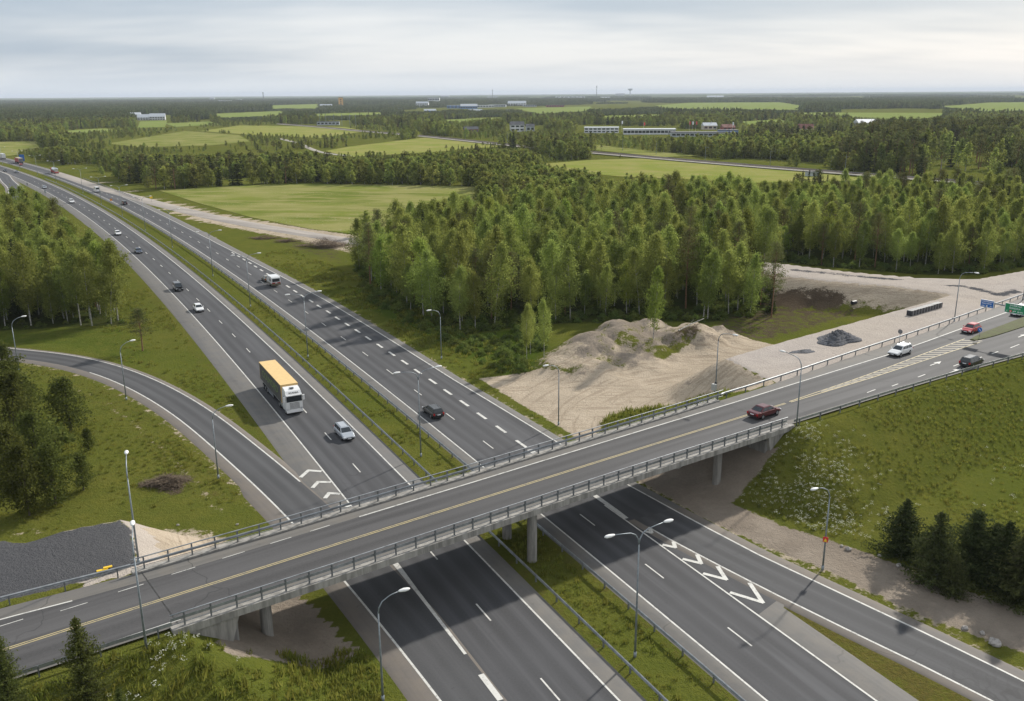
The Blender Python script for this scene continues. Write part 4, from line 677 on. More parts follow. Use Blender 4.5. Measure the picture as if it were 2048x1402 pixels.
def wood(poly, sp, seed, cap_b, cap_p, cap_s, group, lbl, zone):
    P = jgrid(poly, sp, seed); g = np.random.default_rng(seed+1); keep_ = (ldist(P, RAMP_I) > 9) & (sdist(P, PL_A) > 6) & (sdist(P, PL_B) > 2.5)
    for f in FIELDS[:3]: keep_ &= sdist(P, f) > 2
    for u, v, hh, r in MOUND: c_ = at(u, v, hh*.8); keep_ &= np.hypot(P[:, 0]-c_[0], P[:, 1]-c_[1]) > r*1.05
    P = P[keep_]; P = P[np.argsort(np.hypot(P[:, 0], P[:, 1]))]; Hh = height(P); n = {'birch': 0, 'pine': 0, 'spruce': 0, 'bright': 0}; cap = {'birch': cap_b, 'pine': cap_p, 'spruce': cap_s, 'bright': 34}; rest = []
    for p, h in zip(P, Hh):
        k = zone(p, g); s_ = (.60+.56*g.random())*(1.0 if k != 'pine' else .95); 
        if n[k] < cap[k]:
            n[k] += 1; kk = {'birch': 'slim white stemmed birch', 'bright': 'light green birch', 'pine': 'reddish stemmed pine', 'spruce': 'dark narrow spruce'}[k]
            zn = '' if 'left' in lbl else ' beside the verge' if p[0] < 0 else ' behind the mound' if p[0] < 55 and p[1] < 235 else ' beyond the haul road' if p[0] > 60 else ' deep inside'
            tree(k, p, s_, ('%s%s, in %s' % (kk, zn, lbl)), 'tree', '%s%s in %s' % ({'birch': 'birches', 'bright': 'light green birches', 'pine': 'pines', 'spruce': 'spruces'}[k], zn, lbl), z=h, rz=g.random()*6.28)
        else:
            b0, m_ = {'birch': (0, 7), 'bright': (7, 2), 'pine': (9, 4), 'spruce': (13, 3)}[k]; rest.append((p[0], p[1], h, b0+g.integers(m_), s_))
    return np.array(rest)
def z1(p, g):
    q = g.random(); d = math.hypot(*p)
    if p[0] < 60: return 'pine' if q < .17 else 'spruce' if q < .20 else 'bright' if q < .32 else 'birch'
    if 100 < p[0] < 190 and p[1] > 295: return 'spruce' if q < .35 else 'pine' if q < .55 else 'birch'
    return 'pine' if q < .07 else 'spruce' if q < .10 else 'bright' if q < .19 else 'birch'
r1 = wood(W1, 5.6, 201, 215, 70, 24, '', 'the large wood right of the motorway', z1)
r2 = wood(W2, 4.3, 301, 80, 14, 8, '', 'the wood left of the motorway', lambda p, g: ('birch', 'birch', 'birch', 'birch', 'birch', 'pine', 'bright', 'birch', 'birch', 'spruce')[g.integers(10)])
for r_, nm, lb in ((r1, 'wood_interior', 'inner trees of the large wood right of the motorway'), (r2, 'wood_interior', 'inner trees of the wood left of the motorway')):
    if len(r_): scatter(nm, r_[:, :3], r_[:, 3], r_[:, 4], 'wood_trees', lb, 'wood')
# undergrowth along wood edges
def edge_scatter(poly, n, seed, inn, outw, label, smin, smax, filt=None):
    g = np.random.default_rng(seed); P = jgrid(poly, 1.6, seed) if n is None else None
    d = sdist(P, poly); P = P[d > -inn]; P = P[g.random(len(P)) < outw]
    if filt is not None: P = P[filt(P)]
    return scatter('undergrowth', np.c_[P, height(P)-.1], g.integers(0, 3, len(P)), smin+(smax-smin)*g.random(len(P)), 'bushes', label, 'bushes')
clear = lambda P: (sdist(P, PL_A) > 7) & (sdist(P, PL_B) > 2.0) & (sdist(P, SAND[0]) > 0)
edge_scatter(W1, None, 401, 11, .40, 'leafy bushes under the trees at the edge of the large wood', .35, .9, clear); edge_scatter(W2, None, 402, 8, .16, 'low bushes under the trees of the left wood', .2, .55)
edge_scatter(atp([(722, 575), (800, 626), (930, 672), (1060, 654), (1095, 690), (1070, 740), (1000, 747), (930, 705), (860, 668), (780, 628), (722, 590)]), None, 403, 40, .55, 'lush green shrubs between the wood and the motorway verge', .3, .75, clear)

# single trees and bushes that stand apart
def px(u, v, z=0.0): return at(u, v, z)
for u, v, z, k, s, lb in ((1307, 672, 3.0, 'bright', .92, 'tall yellow green birch standing alone on the earth mound'), (1088, 730, .1, 'birch', .68, 'slim birch at the left foot of the earth mound'), (1053, 722, .1, 'birch', .66, 'slender birch left of the birch at the mound foot'), (1061, 707, .1, 'birch', .6, 'small birch behind the two birches at the mound foot'), (1543, 632, .1, 'pine', .98, 'tall bare stemmed pine at the edge of the dug earth slope')):
    tree(k, px(u, v, z), s, lb, sxy=s*(.60 if k == 'birch' else .78 if k == 'bright' else .85), var=2 if k == 'birch' else 0)
tree('pine', px(285, 700), .5, 'small dark conifer at the corner of the left wood above the slip road', var=1, sxy=.8)
for i, (u, v, s, lb) in enumerate(((60, 1028, .95, 'large dark leafy tree at the lower end of the left clump'), (110, 1008, .8, 'leafy tree beside the grass, right of the largest tree of the clump'), (20, 985, 1.0, 'dark leafy tree at the left edge behind the largest tree'), (80, 945, .9, 'broad leafy tree in the middle of the left clump'), (168, 977, .52, 'small leafy tree on the right edge of the left clump'), (142, 858, .92, 'upright leafy tree with pale stem at the top of the left clump'), (90, 900, .75, 'light green leafy tree between the dark trees of the clump'), (30, 880, 1.05, 'tall dark tree at the left edge in the upper clump'), (-15, 930, 1.1, 'dark tree cut by the left edge of the photo'), (10, 800, 1.0, 'dark tree beside the bend of the slip road'), (178, 898, .34, 'little sapling alone on the grass right of the clump'), (60, 840, .8, 'dark round tree behind the pale stemmed tree'))):
    tree('dark' if i not in (6, 4, 10) else 'bush' if i == 6 else 'dark', px(u, v), s if i != 6 else 2.0, lb, name='leafy_tree', var=i % 3)
SPB = [spruce(501+i, 8.5, 2.7, .15, .20, 20, .15, .02, .72, .34) for i in range(4)]; LAR = [spruce(511+i, 9.5, 2.2, .125, .19, 17, -.10, .04, .75, .3) for i in range(2)]
TM['yspruce'] = [tmesh('yspruce', t, 'needle_spruce', 'dark_bark') for t in SPB]; TM['larch'] = [tmesh('larch', t, 'needle_larch', 'dark_bark') for t in LAR]
for i, (u, v, z, s, lb) in enumerate(((1805, 1098, .4, .78, 'leftmost young spruce on the slope beside the dirt track'), (1868, 1158, 0, .92, 'second young spruce from the left beside the dirt track'), (1945, 1120, 1.0, .84, 'young spruce behind the second, higher on the slope'), (2003, 1165, .3, .88, 'young spruce near the right edge above the dirt track'), (2040, 1200, 0, .98, 'young spruce cut by the right edge beside the dirt track'), (2070, 1150, .6, .9, 'young spruce partly hidden at the right edge of the slope'), (1985, 1125, 1.2, .72, 'smaller young spruce behind the row at right'), (1905, 1185, 0, .55, 'low young spruce at the edge of the dirt track'))): tree('yspruce', px(u, v, z), s*.92, lb, name='spruce_tree', var=i % 4, sxy=s*(.95+.3*R.random()))
for i, (u, v, z, s, lb) in enumerate(((195, 1520, .6, .74, 'shaggy young larch in front of the guard rail at lower left'), (45, 1545, .6, .62, 'smaller young larch at the bottom left corner'), (262, 1560, .4, .48, 'young larch top rising at the bottom edge'))):
    p = px(u, v, z); tree('larch', p, s, lb, name='larch_tree', var=i % 2, sxy=s*1.0)

# belts, far woods
OPEN = FIELDS+[atp([(-100, 330), (60, 320), (190, 360), (300, 377), (318, 381), (400, 407), (620, 458), (712, 468), (720, 600), (600, 560), (-300, 640), (-300, 420)]), atp([(1560, 262), (1690, 262), (1690, 282), (1560, 282)]), atp([(1300, 368), (1500, 362), (1720, 353), (1960, 372), (2400, 404), (2400, 460), (1300, 445)])]
SCRUB = atp([(990, 263), (1480, 268), (1480, 290), (1320, 303), (1060, 291), (900, 274)]); TALL = atp([(1690, 338), (1900, 354), (2400, 392), (2400, 290), (1780, 285), (1710, 300)]); TOWN = atp([(560, 212), (1480, 205), (1480, 222), (1000, 242), (560, 236)]); ROOMS = []
def clearings(u0, v0, u1, v1): ROOMS.append(atp([(u0, v0), (u1, v0), (u1, v1), (u0, v1)]))
clearings(1150, 250, 1245, 275); clearings(1235, 252, 1365, 282); clearings(1345, 258, 1500, 286); clearings(1010, 252, 1090, 270); clearings(920, 258, 965, 270); clearings(270, 230, 345, 258); clearings(1585, 252, 1640, 280); clearings(1705, 247, 1795, 268); clearings(655, 243, 700, 256)
pts = []; g = np.random.default_rng(77); r = 300.0
while r < 1750:
    sp = 4.7+(r-300)*.0036; na_ = int(1.16*r/sp); th = PI/2+(np.arange(na_)+g.random(na_)*.9)/na_*1.16-.58; rr_ = r+g.random(na_)*sp*.9; pts.append(np.c_[rr_*np.cos(th), rr_*np.sin(th)]); r += sp*.9
P = np.concatenate(pts); ok = np.ones(len(P), bool); o_, Y_ = moff(P)
ok &= ~((o_ > -34) & (o_ < 24) & (Y_ < 900)); ok &= sdist(P, W1) > 3; ok &= ldist(P, RLX) > 15; ok &= ldist(P, TRK) > 8; ok &= P[:, 1] > 150
for q in OPEN+ROOMS: ok &= ~inpoly(P, q)
ok &= ~inpoly(P, W2); ok &= ~((o_ < 0) & (Y_ < 520)); P = P[ok]
gapn = fbm(P[:, 0]*.012, P[:, 1]*.012, 61, 3); scrub = inpoly(P, SCRUB); tall = inpoly(P, TALL); dd = np.hypot(P[:, 0], P[:, 1]); rsel = g.random(len(P))
hs = np.where(tall, 1.35+.35*g.random(len(P)), np.where(scrub, .28+.3*g.random(len(P)), .62+.50*g.random(len(P))))*(1+.35*(gapn-.5)); OPENISH = atp([(150, 300), (230, 258), (480, 246), (760, 250), (860, 266), (700, 300), (560, 306)]); opn = inpoly(P, OPENISH); hs = np.where(opn, hs*.55, hs)
sel = (rsel < np.where(opn, np.where(gapn > .52, .5, .06), np.where(scrub, np.where(gapn > .45, .65, .2), np.where(gapn < .40, .05, .97)))); hs = np.where((gapn < .40) & ~tall, hs*.6, hs)
P, hs, tall, scrub = P[sel], hs[sel], tall[sel], scrub[sel]; q = g.random(len(P)); con = fbm(P[:, 0]*.006+9, P[:, 1]*.006, 63, 3)
idx = np.where(q < .52, g.integers(0, 4, len(P)), g.integers(4, 7, len(P))); idx = np.where((g.random(len(P)) < np.clip((con-.48)*2.2, .03, .6)) & ~scrub, np.where(g.random(len(P)) < .55, 7+g.integers(0, 2, len(P)), 9+g.integers(0, 2, len(P))), idx); idx = np.where(tall & (g.random(len(P)) < .4), 9+g.integers(0, 2, len(P)), idx)
def vpix(P): dep = P[:, 1]*CP+CAM_H*SP; return 701-FPX*(P[:, 1]*SP-CAM_H*CP)/dep, 1024+FPX*P[:, 0]/dep
vb, ub = vpix(P); vs = np.interp(ub, [-200, 60, 130, 250, 300, 420, 520, 570, 600, 640, 700, 760, 830, 900, 1000, 1060, 1120, 1200, 1300], [292, 290, 286, 298, 304, 304, 303, 296, 296, 302, 312, 314, 302, 302, 296, 300, 322, 318, 314])
lim = np.clip(CAM_H*(1-(vs-187)/np.maximum(vb-187, 1))/11.5, .22, 1.6); hs = np.where((vb > 293) & (ub < 1300) & (vb > vs), np.minimum(hs, lim*(.7+.4*g.random(len(P)))), hs)
hs = np.where((vb > 335) & (ub < 1300), np.minimum(hs, 1.02), hs)
def before_field(P, ks):
    r_ = np.zeros(len(P), bool)
    for k in ks:
        for q_ in FIELDS[1:]: r_ |= inpoly(P*k, q_)
    return r_
hs = np.where(before_field(P, (1.03, 1.08, 1.14, 1.21)), np.minimum(hs, .30+.12*g.random(len(P))), hs)
sc3 = np.c_[hs, hs, hs]; sc3[:, :2] *= np.where(tall, .72, 1.0)[:, None]*(1.25+.3*g.random(len(P)))[:, None]
mid_ = np.hypot(P[:, 0], P[:, 1]) < 750
for m_, lb in ((mid_ & (P[:, 0] < 20), 'tree belts behind the green field'), (mid_ & (P[:, 0] >= 20), 'tall woods along the railway at right'), (~mid_, 'woods and thickets of the middle distance')): scatter('tree_belt', np.c_[P[m_], np.full(m_.sum(), -.1)], idx[m_], sc3[m_], 'belt_trees', lb, 'woods')
pts = []; r = 1720.0
while r < 11000:
    sp = 20+(r-1700)*.0075; na_ = int(1.16*r/sp); th = PI/2+(np.arange(na_)+g.random(na_)*.9)/na_*1.16-.58; rr_ = r+g.random(na_)*sp*.9; pts.append(np.c_[rr_*np.cos(th), rr_*np.sin(th)]); r += sp*.92
P = np.concatenate(pts); ok = np.ones(len(P), bool)
for q_ in FIELDS+ROOMS: ok &= sdist(P, q_) > 8
fn_ = fbm(P[:, 0]*.0011, P[:, 1]*.0007, 71, 4); ok &= fn_ > np.where(P[:, 0] > 500, .49, np.where(P[:, 0] > -600, .44, .36)); ok &= ~(inpoly(P, TOWN) & (P[:, 0] > -700) & (g.random(len(P)) < .45)); P = P[ok]; rr_ = np.hypot(P[:, 0], P[:, 1]); sx = np.clip(.85+(rr_-1700)/6500, .85, 2.4); sz = .85+.35*g.random(len(P)); sz = np.where(before_field(P, (1.04, 1.1, 1.17, 1.25, 1.33)), .25, sz); sz = np.where(inpoly(P, TOWN) & (P[:, 0] > -700), sz*.55, sz)
scatter('far_wood', np.c_[P, np.full(len(P), -.2)], g.integers(0, 4, len(P)), np.c_[sx, sx, sz], 'far_clumps', 'dark woods stretching to the horizon', 'woods', tilt=.0)
# the farthest canopy, one rough sheet of tree tops
cx = np.linspace(-16000, 16000, 300); cy = np.array(grow(9500, 32000, 45, 1.035)); CX, CY = np.meshgrid(cx, cy); f_ = fbm(CX*.0006, CY*.00045, 91, 4); CZ = np.where(f_ > .42, 9+7*vnoise(CX*.02, CY*.02, 4), -1.5); ii = np.arange(CX.size).reshape(CX.shape)
tag(link('far_canopy', fmesh('far_canopy', np.c_[CX.ravel(), CY.ravel(), CZ.ravel()], np.stack([ii[:-1, :-1], ii[:-1, 1:], ii[1:, 1:], ii[1:, :-1]], -1).reshape(-1, 4), 'far_wood', dict(lf=vnoise(CX*.01, CY*.01, 8).ravel()))), 'unbroken forest canopy along the horizon', 'woods', None, 'stuff')

# ------------------------------------------------------------------ street lamps
def lamp_mesh(H, arms, reach, head=1.0):
    """pole, arms as (dir) list along local y"""
    pole = MB(); pole.tube([(0, 0, -.3), (0, 0, H*.5), (0, 0, H-(1.1 if arms else 0))], [.10, .075, .05], 10); base = MB(); base.tube([(0, 0, -.2), (0, 0, .5)], [.14, .125], 10)
    out = [('pole', pole.mesh('pole', 'galv', True)), ('base', base.mesh('base', 'galv', True))]
    for d in arms:
        a = MB(); a.tube([(0, 0, H-1.2), (0, d*.08, H-.75), (0, d*.35, H-.3), (0, d*.8, H-.05), (0, d*(reach*.65), H+.08), (0, d*reach, H+.18)], [.058, .055, .05, .045, .042, .038], 8); out.append(('arm', a.mesh('arm', 'galv', True)))
        h = MB(); y0 = d*(reach-.05); secs = []
        for q, w_, t_, b_ in ((0, .07, .05, .05), (.15, .14, .09, .09), (.45, .20, .13, .14), (.75, .17, .10, .13), (.92, .06, .04, .06)):
            secs.append([Vector((w_*head*math.cos(k*PI/5), y0+d*q*head, H+.20+(t_ if math.sin(k*PI/5) > 0 else b_)*head*math.sin(k*PI/5))) for k in range(10)])
        h.loft(secs if d > 0 else secs[::-1]); out.append(('lamp_head', h.mesh('lamp_head', 'lamp_white', True)))
    return out
LD = lamp_mesh(11.6, (1, -1), 2.4, 1.0); LS = lamp_mesh(8.9, (1,), 1.7, 1.0); LO = lamp_mesh(9.2, (1,), 2.4, .95)
def lamp(parts, p, ang, label, group, z=-.1):
    e = empty('street_lamp', (p[0], p[1], z), ang, label, 'street lamp', group)
    for n, me in parts: link(n, me, e)
    return e
med = [at(*q) for q in ((1270, 1312), (842, 912), (616, 714), (501, 613), (426, 552), (345, 495), (291, 461), (245, 431), (203, 408), (166, 386))]; names = ['in front of the overpass', 'just behind the overpass', 'second behind the overpass', 'third behind the overpass', 'fourth behind the overpass', 'fifth behind the overpass', 'sixth behind the overpass', 'seventh behind the overpass', 'eighth behind the overpass', 'ninth behind the overpass']
for p, nm in zip(med, names):
    o, Y = moff(p[None]); lamp(LD, p, mang(float(Y[0])), 'double armed street lamp on the median, %s' % nm, 'double lamps along the median')
for k, Y in enumerate((500, 547, 594, 641)): lamp(LD, mway(Y, -5.6), mang(Y), 'distant double armed median lamp, %s before the curve' % ('first', 'second', 'third', 'fourth')[k], 'double lamps along the median')
for u, v, z, parts, ang, lb in ((883, 718, -.1, LS, None, 'single lamp on the verge in front of the wood'), (1117, 850, -.1, LS, None, 'single lamp between exit lane and sandy ground'), (1645, 1140, -.1, LS, None, 'single lamp with a yellow sign beside the dirt track'), (253, 800, -.1, LS, 'L', 'single lamp on the inside of the slip road bend'), (437, 957, -.1, LS, 'L', 'single lamp beside the slip road near the overpass'), (766, 1402, -.1, LS, 'L', 'single lamp at the bottom edge left of the motorway'), (38, 740, -.1, LS, 'L', 'single lamp at the left edge beside the slip road')):
    p = at(u, v, z); o, Y = moff(p[None]); a = mang(float(Y[0])) if ang is None else mang(float(Y[0]))+PI+(.35 if u < 300 else 0); lamp(parts, p, a, lb, 'single lamps along the slip roads')
for u, v, z, flip, lb in ((295, 1312, 5.6, 0, 'tall lamp in front of the road at lower left'), (278, 1128, 5.8, 0, 'lamp behind the road beside the dark gravel'), (1592, 862, 5.6, 0, 'lamp on the near side of the road at the bridge end'), (1430, 795, 5.0, 1, 'lamp with a grey cabinet on the far side of the road'), (1908, 645, 5.2, 1, 'lamp beside the pale gravel platform'), (2046, 598, 5.2, 1, 'lamp at the right edge behind the guard rail')):
    p = at(u, v, z); e = lamp(LO, p, math.radians(37 if u > 300 else 21)+(PI if flip else 0), lb, 'lamps along the crossing road', z)
    if u == 1430:
        b = MB(); b.box(.1, .55, -.3, .3, 1.1, 2.0); b.obj('cabinet', 'cabinet', e); b = MB(); b.box(-.12, .12, -.12, .12, 0, 2.2); b.obj('bracket', 'black_plastic', e)
# ------------------------------------------------------------------ vehicles
CARME = {}
def car(kind, paint, p, ang, label, z=0.02, group=None, cat_='car', name='car'):
    S_ = dict(estate=(4.6, 1.80, 1.48, -2.12, -1.95, .38, 1.12), hatch=(4.15, 1.74, 1.45, -1.92, -1.45, .28, .98), sedan=(4.65, 1.80, 1.42, -1.62, -.98, .40, 1.08), mpv=(4.75, 1.88, 1.78, -2.25, -2.1, .75, 1.65), suv=(4.6, 1.86, 1.72, -2.15, -1.9, .45, 1.15), van=(5.6, 2.0, 2.55, -2.7, -2.62, 1.35, 2.05))[kind]
    L, W, H, rb_, rt, ft, fb = S_; zb = .93 if kind not in ('suv', 'mpv', 'van') else 1.06 if kind != 'van' else 1.25; key = (kind, paint)
    if key not in CARME:
        D = []; h = W/2; X = L/2; body = MB(); secs = []
        hood = zb-.06 if kind != 'van' else zb-.1; tr = zb if kind != 'sedan' else zb+.02
        for x, w_, zl, zt in ((-X, .86, .42, tr-.22), (-X+.10, .95, .30, tr-.04), (-X+.5, 1.0, .26, tr), (-X*.4, 1.0, .24, zb), (fb-.1, 1.0, .24, zb), (fb+.35, .99, .24, hood), (X-.55, .97, .25, hood-.10), (X-.12, .90, .28, hood-.22), (X, .74, .38, hood-.38)):
            ww = h*w_; secs.append([Vector((x, y, q)) for y, q in ((-ww*.86, zl), (-ww, zl+.14), (-ww, (zl+zt)/2+.05), (-ww*.965, zt-.07), (-ww*.84, zt), (ww*.84, zt), (ww*.965, zt-.07), (ww, (zl+zt)/2+.05), (ww, zl+.14), (ww*.86, zl))])
        body.loft(secs[::-1]); D.append(('body', body.mesh('body', paint, False)))
        wb_, wt_ = h*.90, h*.70 if kind not in ('van', 'mpv') else h*.80; z0 = zb-.02; cab = MB(); base4 = [(rb_, wb_, z0), (fb, wb_, z0), (ft, wt_, H-.06), (rt, wt_, H-.06)]
        def sec(k): # cross-section ring at cabin corner
            return None
        B = [Vector((rb_, -wb_, z0)), Vector((fb, -wb_, z0)), Vector((fb, wb_, z0)), Vector((rb_, wb_, z0))]; T = [Vector((rt, -wt_, H-.07)), Vector((ft, -wt_, H-.07)), Vector((ft, wt_, H-.07)), Vector((rt, wt_, H-.07))]; T2 = [Vector((rt+.12, -wt_*.85, H)), Vector((ft-.15, -wt_*.85, H)), Vector((ft-.15, wt_*.85, H)), Vector((rt+.12, wt_*.85, H))]
        cab.loft([B, T, T2]); D.append(('cabin', cab.mesh('cabin', paint)))
        def pane(a, b, c, d, u0, u1, v0, v1, nm):
            f = lambda u, v: (a*(1-u)+b*u)*(1-v)+(d*(1-u)+c*u)*v; n = (b-a).cross(d-a).normalized()*.012; m = MB(); m.add([f(u0, v0)+n, f(u1, v0)+n, f(u1, v1)+n, f(u0, v1)+n], [(0, 1, 2, 3)]); D.append((nm, m.mesh(nm, 'glass')))
        pane(B[1], B[2], T[2], T[1], .06, .94, .06, .93, 'windscreen'); pane(B[3], B[0], T[0], T[3], .08, .92, .20 if kind in ('estate', 'hatch', 'suv', 'mpv', 'van') else .06, .90, 'rear_window')
        cuts = ((.04, .34), (.37, .63), (.66, .95)) if kind in ('estate', 'mpv', 'suv') else ((.10, .48), (.52, .95)) if kind != 'van' else ((.74, .97),)
        for u0, u1 in cuts:
            pane(B[0], B[1], T[1], T[0], u0, u1, .12, .90, 'side_window'); pane(B[2], B[3], T[3], T[2], 1-u1, 1-u0, .12, .90, 'side_window')
        rw = .32 if kind not in ('van', 'suv') else .36
        for x in (-L*.285, L*.30):
            for sg in (-1, 1):
                w1 = MB(); w1.tube([(x, sg*(h-.20), rw), (x, sg*(h+.012), rw)], rw, 16); w2 = MB(); w2.tube([(x, sg*(h-.05), rw), (x, sg*(h+.022), rw)], rw*.62, 12); D.append(('wheel', w1.mesh('wheel', 'tyre', False), ('rim', w2.mesh('rim', 'rim'))))
        for sg in (-1, 1):
            m = MB(); m.box(X-.30, X-.03, sg*h*.70-.17, sg*h*.70+.17, hood-.40, hood-.24); D.append(('headlight', m.mesh('headlight', 'head'))); hi = kind in ('estate', 'mpv', 'suv', 'van')
            m = MB(); m.box(-X-.005, -X+.16, sg*h*.80-.11, sg*h*.80+.11, zb-.32, zb-.10 if not hi else zb-.02); D.append(('taillight', m.mesh('taillight', 'tail')))
            m = MB(); m.box(fb-.32, fb-.18, sg*(h+.02), sg*(h+.02)+sg*.16, zb+.02, zb+.16) if sg > 0 else m.box(fb-.32, fb-.18, -(h+.18), -(h+.02), zb+.02, zb+.16); D.append(('wing_mirror', m.mesh('wing_mirror', paint)))
        for x0, x1 in ((-X-.02, -X+.1), (X-.12, X+.015)): m = MB(); m.box(x0, x1, -h*.78, h*.78, .30, .46); D.append(('bumper_trim', m.mesh('bumper_trim', 'black_plastic')))
        m = MB(); m.box(-X-.03, -X, -.26, .26, .62, .74); D.append(('number_plate', m.mesh('number_plate', 'plate'))); m = MB(); m.box(X+.015, X+.03, -.26, .26, .36, .47); D.append(('number_plate', m.mesh('number_plate', 'plate')))
        m = MB(); m.box(X-.06, X+.005, -h*.45, h*.45, hood-.42, hood-.33); D.append(('grille', m.mesh('grille', 'black_plastic')))
        if kind in ('estate', 'suv'):
            for sg in (-1, 1): m = MB(); m.tube([(rt+.15, sg*wt_*.8, H+.03), (ft-.2, sg*wt_*.8, H+.03)], .025, 6); D.append(('roof_rail', m.mesh('roof_rail', 'rim')))
        CARME[key] = D
    e = empty(name, (p[0], p[1], z), ang, label, cat_, group)
    for d in CARME[key]:
        o = link(d[0], d[1], e)
        if len(d) > 2: link(d[2][0], d[2][1], o)
    return e
def onway(u, v, off=None, zc=.5):
    p = at(u, v, zc); o, Y = moff(p[None]); Y = float(Y[0]); return (mway(Y, float(o[0]) if off is None else off), mang(Y))
LC, RC, LF_, RF_ = -16.1, 5.6, -12.1, 1.9
for k, pt, u, v, off, back, lb in (('estate', 'paint_silver', 685, 866, LF_, 1, 'silver estate car just in front of the yellow roofed lorry'), ('hatch', 'car_white', 396, 617, LC, 1, 'white hatchback coming towards the overpass behind the black people carrier'), ('mpv', 'paint_black', 352, 576, LC, 1, 'black people carrier following the white hatchback'), ('sedan', 'paint_navy', 267, 503, LC, 1, 'dark blue saloon on the left carriageway beside the left wood'), ('hatch', 'car_white', 232, 467, LC+.3, 1, 'small white car beside the tip of the left wood'), ('suv', 'car_white', 136, 404, LC+.2, 1, 'white off-road car further up the left carriageway'), ('hatch', 'paint_silver', 84, 375, LC, 1, 'silver car near the far slip road'), ('sedan', 'paint_grey', 13, 345, LF_, 1, 'dark grey car at the far left edge'), ('hatch', 'paint_black', 3, 342, LC, 1, 'tiny dark car cut by the far left edge'), ('estate', 'paint_black', 864, 823, RF_, 0, 'black estate car with roof rails driving away behind the overpass'), ('suv', 'paint_black', 248, 407, RF_, 0, 'black off-road car driving away up the motorway'), ('van', 'car_white', 194, 382, RF_, 0, 'white van driving away in the outer lane'), ('hatch', 'paint_red', 46, 329, RF_, 0, 'small red car beside the red lorry'), ('sedan', 'paint_grey', 10, 318, RF_, 0, 'grey car behind the white lorry at far left')):
    p, a = onway(u, v, off); car(k, pt, p, a+(PI if back else 0), lb, cat_='van' if k == 'van' else 'car', name='van' if k == 'van' else 'car')
p, a = onway(540, 561, RC-.4); car('hatch', 'paint_tan', p+Vector((math.cos(a), math.sin(a), 0))*2.6, a, 'sand coloured car towing a white caravan')
def onov(u, v, z=6.6): q = at(u, v, z); s, t = ost(q); dyd = (yel(s+4)-yel(s-4))/8; return ov(s, t, .02), math.radians(37)+math.atan(dyd), s
for k, pt, u, v, back, da, lb in (('sedan', 'paint_darkred', 1528, 829, 0, 0, 'dark red saloon driving right at the end of the bridge'), ('estate', 'paint_black', 1943, 727, 0, 1.5, 'black estate car with tall tail lights in the near lane'), ('estate', 'car_white', 1800, 706, 1, 1.5, 'white estate car driving left towards the bridge'), ('hatch', 'paint_red', 1942, 658, 1, 3, 'bright red hatchback beside the traffic island'), ('suv', 'car_white', 2040, 620, 1, 3, 'white off-road car behind the green road sign')):
    p, a, s = onov(u, v, 6.5 if u < 1700 else 6.2); car(k, pt, p, a+math.radians(da)+(PI if back else 0), lb, z=p.z)
def wheels(D, xs, h, rw, wd=.3):
    for x in xs:
        for sg in (-1, 1): w1 = MB(); w1.tube([(x, sg*(h-wd), rw), (x, sg*h, rw)], rw, 16); w2 = MB(); w2.tube([(x, sg*(h-.1), rw), (x, sg*(h+.012), rw)], rw*.55, 12); D.append(('wheel', w1, 'tyre', ('rim', w2, 'rim')))
def assemble(e, D):
    for d in D:
        o = d[1].obj(d[0], d[2], e)
        if len(d) > 3: d[3][1].obj(d[3][0], d[3][2], o)
# caravan
p, a = onway(558, 566, RC-.4); D = []; b = MB(); b.loft([[Vector((x, y, z)) for x, z in ((-2.3, .55), (-2.4, 1.3), (-2.25, 2.3), (-1.9, 2.55), (1.6, 2.5), (2.2, 1.7), (2.3, .9), (2.2, .55))] for y in (-1.08, 1.08)]); D.append(('body', b, 'car_white')); b = MB(); b.box(-2.42, -2.30, -.9, .9, 1.35, 2.1); D.append(('rear_window', b, 'glass')); b = MB(); b.box(-2.44, -2.2, -1.1, 1.1, .5, .95); D.append(('rear_skirt', b, 'paint_tan')); b = MB(); b.box(-2.46, -2.43, -1.0, 1.0, .98, 1.2); D.append(('light_bar', b, 'tail')); b = MB(); b.box(-2.48, -2.44, -.25, .25, .99, 1.15); D.append(('number_plate', b, 'plate')); b = MB(); b.tube([(2.2, .5, .45), (3.4, 0, .45), (2.2, -.5, .45)], .05, 6); D.append(('drawbar', b, 'black_plastic'))
for sg in (-1, 1): b = MB(); b.box(-1.5, -.4, sg*1.085-.01, sg*1.085+.01, 1.35, 1.95); D.append(('side_window', b, 'glass')); b = MB(); b.box(-2.2, 2.1, sg*1.085-.012, sg*1.085+.012, .56, .95); D.append(('side_skirt', b, 'paint_tan'))
wheels(D, (-.1,), 1.06, .33, .2); e = empty('caravan', (p.x, p.y, .02), a, 'white caravan with dark rear window towed by a sand coloured car', 'caravan'); assemble(e, D)
def text(name, body, size, mat, parent, loc, rot, ext=.004, align='CENTER', sx=1.0, bold=0.0):
    cu = bpy.data.curves.new(name, 'FONT'); cu.body = body; cu.size = size; cu.align_x = align; cu.align_y = 'CENTER'; cu.extrude = ext; cu.offset = bold; ob = bpy.data.objects.new(name, cu); me = bpy.data.meshes.new_from_object(ob); bpy.data.objects.remove(ob); me.materials.clear(); me.materials.append(MATS[mat]); o = link(name, me, parent, loc, rot); o.scale.x = sx; return o
